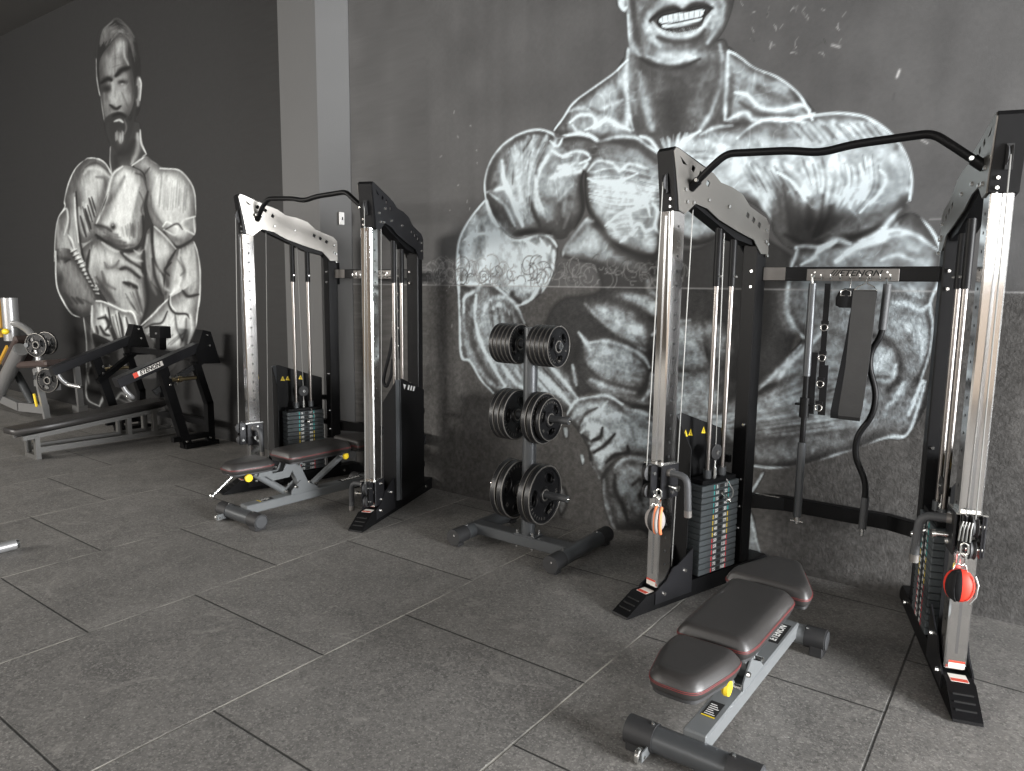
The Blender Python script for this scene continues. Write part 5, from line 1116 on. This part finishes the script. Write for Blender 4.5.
for sx, X0 in ((1, -6.50), (-1, -7.80)):
    mb = MB().m('black').obox(lp(X0, 3.42, .84), lp(X0, 3.64, .0), .07, .085, (0, 1, 0)).build('front_upright', None, t)
    mb = MB().m('black').obox(lp(X0, 3.76, .82), lp(X0, 3.88, .40), .07, .065, (0, 1, 0)).obox(lp(X0, 3.88, .42), lp(X0, 3.88, 0), .07, .065, (0, 1, 0)); mb.build('rear_upright', None, t)
    mb = MB().m('black').obox(lp(X0, 3.60, .02), lp(X0, 3.94, .02), .12, .04).obox(lp(X0, 3.50, .10), lp(X0, 3.90, .10), .05, .05)
    for y in (3.62, 3.86): bolt(mb, lp(X0+.035*sx, y, .07), (sx, 0, 0), .012)
    mb.build('base_rail', None, t)
    XL = X0+.045*sx*0
    mb = MB().m('satin').obox(lp(XL, 3.02, .685), lp(XL, 3.92, 1.005), .10, .085, bev=.004)
    for y in (3.5, 3.56):
        for z in (.70, .63): bolt(mb, lp(X0+.052, y-.02, z), (1, 0, 0), .014)
    lv = mb.build('press_lever', None, t)
    mb = MB().m('paper').obox(lp(XL+.0505, 3.15, .740), lp(XL+.0505, 3.42, .836), .002, .045).m('bred').obox(lp(XL+.0512, 3.15, .740), lp(XL+.0512, 3.19, .754), .002, .045)
    me_ = text_mesh('ETENON', .05, .0006, .2, .002); a_ = math.atan2(.32, .9); me_.transform(axes_matrix((0, math.cos(a_), math.sin(a_)), (0, -math.sin(a_), math.cos(a_)), (1, 0, 0), lp(XL+.0520, 3.30, .793))); mb.m('dark').mesh(me_)
    if sx > 0: mb.build('lever_badge', None, lv)
    else: mb.bm.free()
    mb = MB().m('black').prism([(3.82, 1.12), (3.90, 1.10), (3.99, .79), (3.76, .80), (3.74, .90)], -.06, .06, ((0, 1, 0), (0, 0, 1), (1, 0, 0)), (X0+.65+6.5-(-.65)*0-7.15+7.15-6.5-.65, 0, 0) if False else (X0, 0, 0)); mb.xf(Matrix.Translation(-L0))
    for y, z in ((3.86, 1.07), (3.88, .97)): bolt(mb, lp(X0+.06, y, z), (1, 0, 0), .013)
    mb.build('pivot_block', None, t)
    MB().m('gold').cyl(lp(X0, 3.46, .665), lp(X0, 3.76, .665), .018, n=14).cyl(lp(X0, 3.58, .665), lp(X0, 3.62, .665), .028, n=14).build('weight_horn', None, t)
    mb = MB().m('silvertube').tube([lp(X0, 3.06, .69), lp(X0+.01, 3.10, .60), lp(X0+.02, 3.15, .545), lp(X0+.16*(-sx if sx > 0 else 1), 3.20, .53)], .020, 12, .04).m('steel').ball(lp(X0+.16*(-sx if sx > 0 else 1), 3.20, .53), .024); mb.build('handle', None, t)
    MB().m('black').obox(lp(X0, 3.84, .82), lp(X0-.10*sx, 3.40, .55), .05, .05).build('brace', None, t)
MB().m('black').obox(lp(-7.78, 3.90, .20), lp(-6.52, 3.90, .20), .06, .06).build('rear_crossbar', None, t)
MB().m('black').obox(lp(-7.78, 3.80, .86), lp(-6.52, 3.80, .86), .06, .06).build('pivot_crossbar', None, t)
mb = MB().m('black').obox(lp(-7.28, 3.83, .40), lp(-7.22, 3.83, 1.08), .07, .07, (0, 1, 0)).box(lp(-7.36, 3.78, 1.00), lp(-7.16, 3.90, 1.12), .004); bolt(mb, lp(-7.22, 3.78, 1.05), (0, -1, 0), .014)
mb.build('centre_post', None, t)

# ------------------------------------------------------------------ leg machine at the far left edge
t = thing('leg_machine', 'silver-grey seated leg machine with yellow strips, cut off by the left edge', 'gym machine', (-9.5, 3.4, 0))
G0 = Vector((-9.5, 3.4, 0))
def gp(x, z, y=3.4): return Vector((x, y, z))-G0
MB().m('silvertube').cyl(gp(-9.78, .86), gp(-9.78, 1.36), .085, n=24).m('amber').box(gp(-9.90, .90, 3.30), gp(-9.862, 1.34, 3.42)).build('shoulder_roller', None, t)
mb = MB().m('steel').cyl(gp(-10.05, 1.02, 3.30), gp(-9.66, .985, 3.28), .014, n=10); kb = mb.build('adjuster_rod', None, t); MB().m('yknob').ball(gp(-9.62, .98, 3.28), .045, (1.2, .8, .8)).build('yellow_knob', None, kb)
MB().m('silvertube').tube([gp(-9.78, 1.07), gp(-9.55, 1.06), gp(-9.30, 1.00), gp(-9.14, .90), gp(-9.08, .74), gp(-9.06, .55)], .038, 14, .1).build('curved_arm', None, t)
MB().m('silvertube').cyl(gp(-10.34, .12, 3.36), gp(-9.45, .78, 3.36), .080, n=24).m('amber').obox(gp(-10.40, .20, 3.27), gp(-9.58, .81, 3.27), .02, .035, (1, 0, 0)).build('leg_roller', None, t)
mb = MB().m('brown').obox(gp(-9.62, .585, 3.50), gp(-8.80, .665, 3.50), .30, .075, bev=.02); mb.build('seat', None, t)
mb = MB().m('brown').obox(gp(-10.10, .55, 3.52), gp(-9.62, .90, 3.52), .30, .09, bev=.02); mb.build('backrest', None, t)
MB().m('silvertube').obox(gp(-9.13, .58, 3.38), gp(-8.92, .0, 3.38), .05, .06, (0, 1, 0)).build('leg', None, t)
MB().m('silvertube').obox(gp(-9.0, .58, 3.75), gp(-8.96, .12, 3.75), .05, .06, (0, 1, 0)).box(gp(-9.06, .0, 3.70), gp(-8.90, .13, 3.80)).build('leg', None, t)
MB().m('silvertube').obox(gp(-10.5, .14, 3.40), gp(-9.7, .08, 3.40), .06, .10).obox(gp(-9.72, .08, 3.40), gp(-8.98, .13, 3.40), .06, .10).build('base_rail', None, t)
MB().m('silvertube').obox(gp(-9.60, .36, 3.55), gp(-9.02, .36, 3.55), .06, .07).build('crossbar', None, t)
MB().m('greytube').cyl(gp(-10.02, .44, 3.5), gp(-9.60, .10, 3.5), .045, n=16).build('strut', None, t)
MB().m('yknob').cyl(gp(-9.10, .30, 3.33), gp(-9.05, .16, 3.33), .014, n=10).build('pull_tab', None, t)
mb = MB().m('greytube').cyl(gp(-9.02, .60, 3.55), gp(-8.95, .50, 3.30), .030, n=14); mb.build('lower_horn', None, t)
MB().m('greytube').cyl(gp(-9.22, .85, 3.60), gp(-9.02, .86, 3.26), .025, n=14).build('upper_horn', None, t)
NRM = Matrix.Rotation(math.radians(-62), 4, 'Z')
src = WPROTO[(.118, .024)]
for loc, lab in (((-8.93, 3.33, .862), 'black plate on the upper horn of the leg machine, front one'), ((-9.10, 3.50, .862), 'black plate on the upper horn of the leg machine, rear one'), ((-8.73, 3.34, .485), 'black plate on the lower horn of the leg machine')):
    c = copy_tree(src); c.location = loc; c.rotation_euler = (0, 0, math.radians(-62)); c.scale = (1.2, 1.12, 1.12); tag(c, lab, 'weight plate', 'plates on the leg machine')
t = tag(MB().m('silvertube').cyl((-4.765, .55, .032), (-4.765, 1.585, .032), .030, n=24).m('chrome2').cyl((-4.765, 1.585, .032), (-4.765, 1.60, .032), .030, .026, 24).build('steel_bar', None), 'silver steel bar end lying on the floor at the left edge of the photo', 'bar')
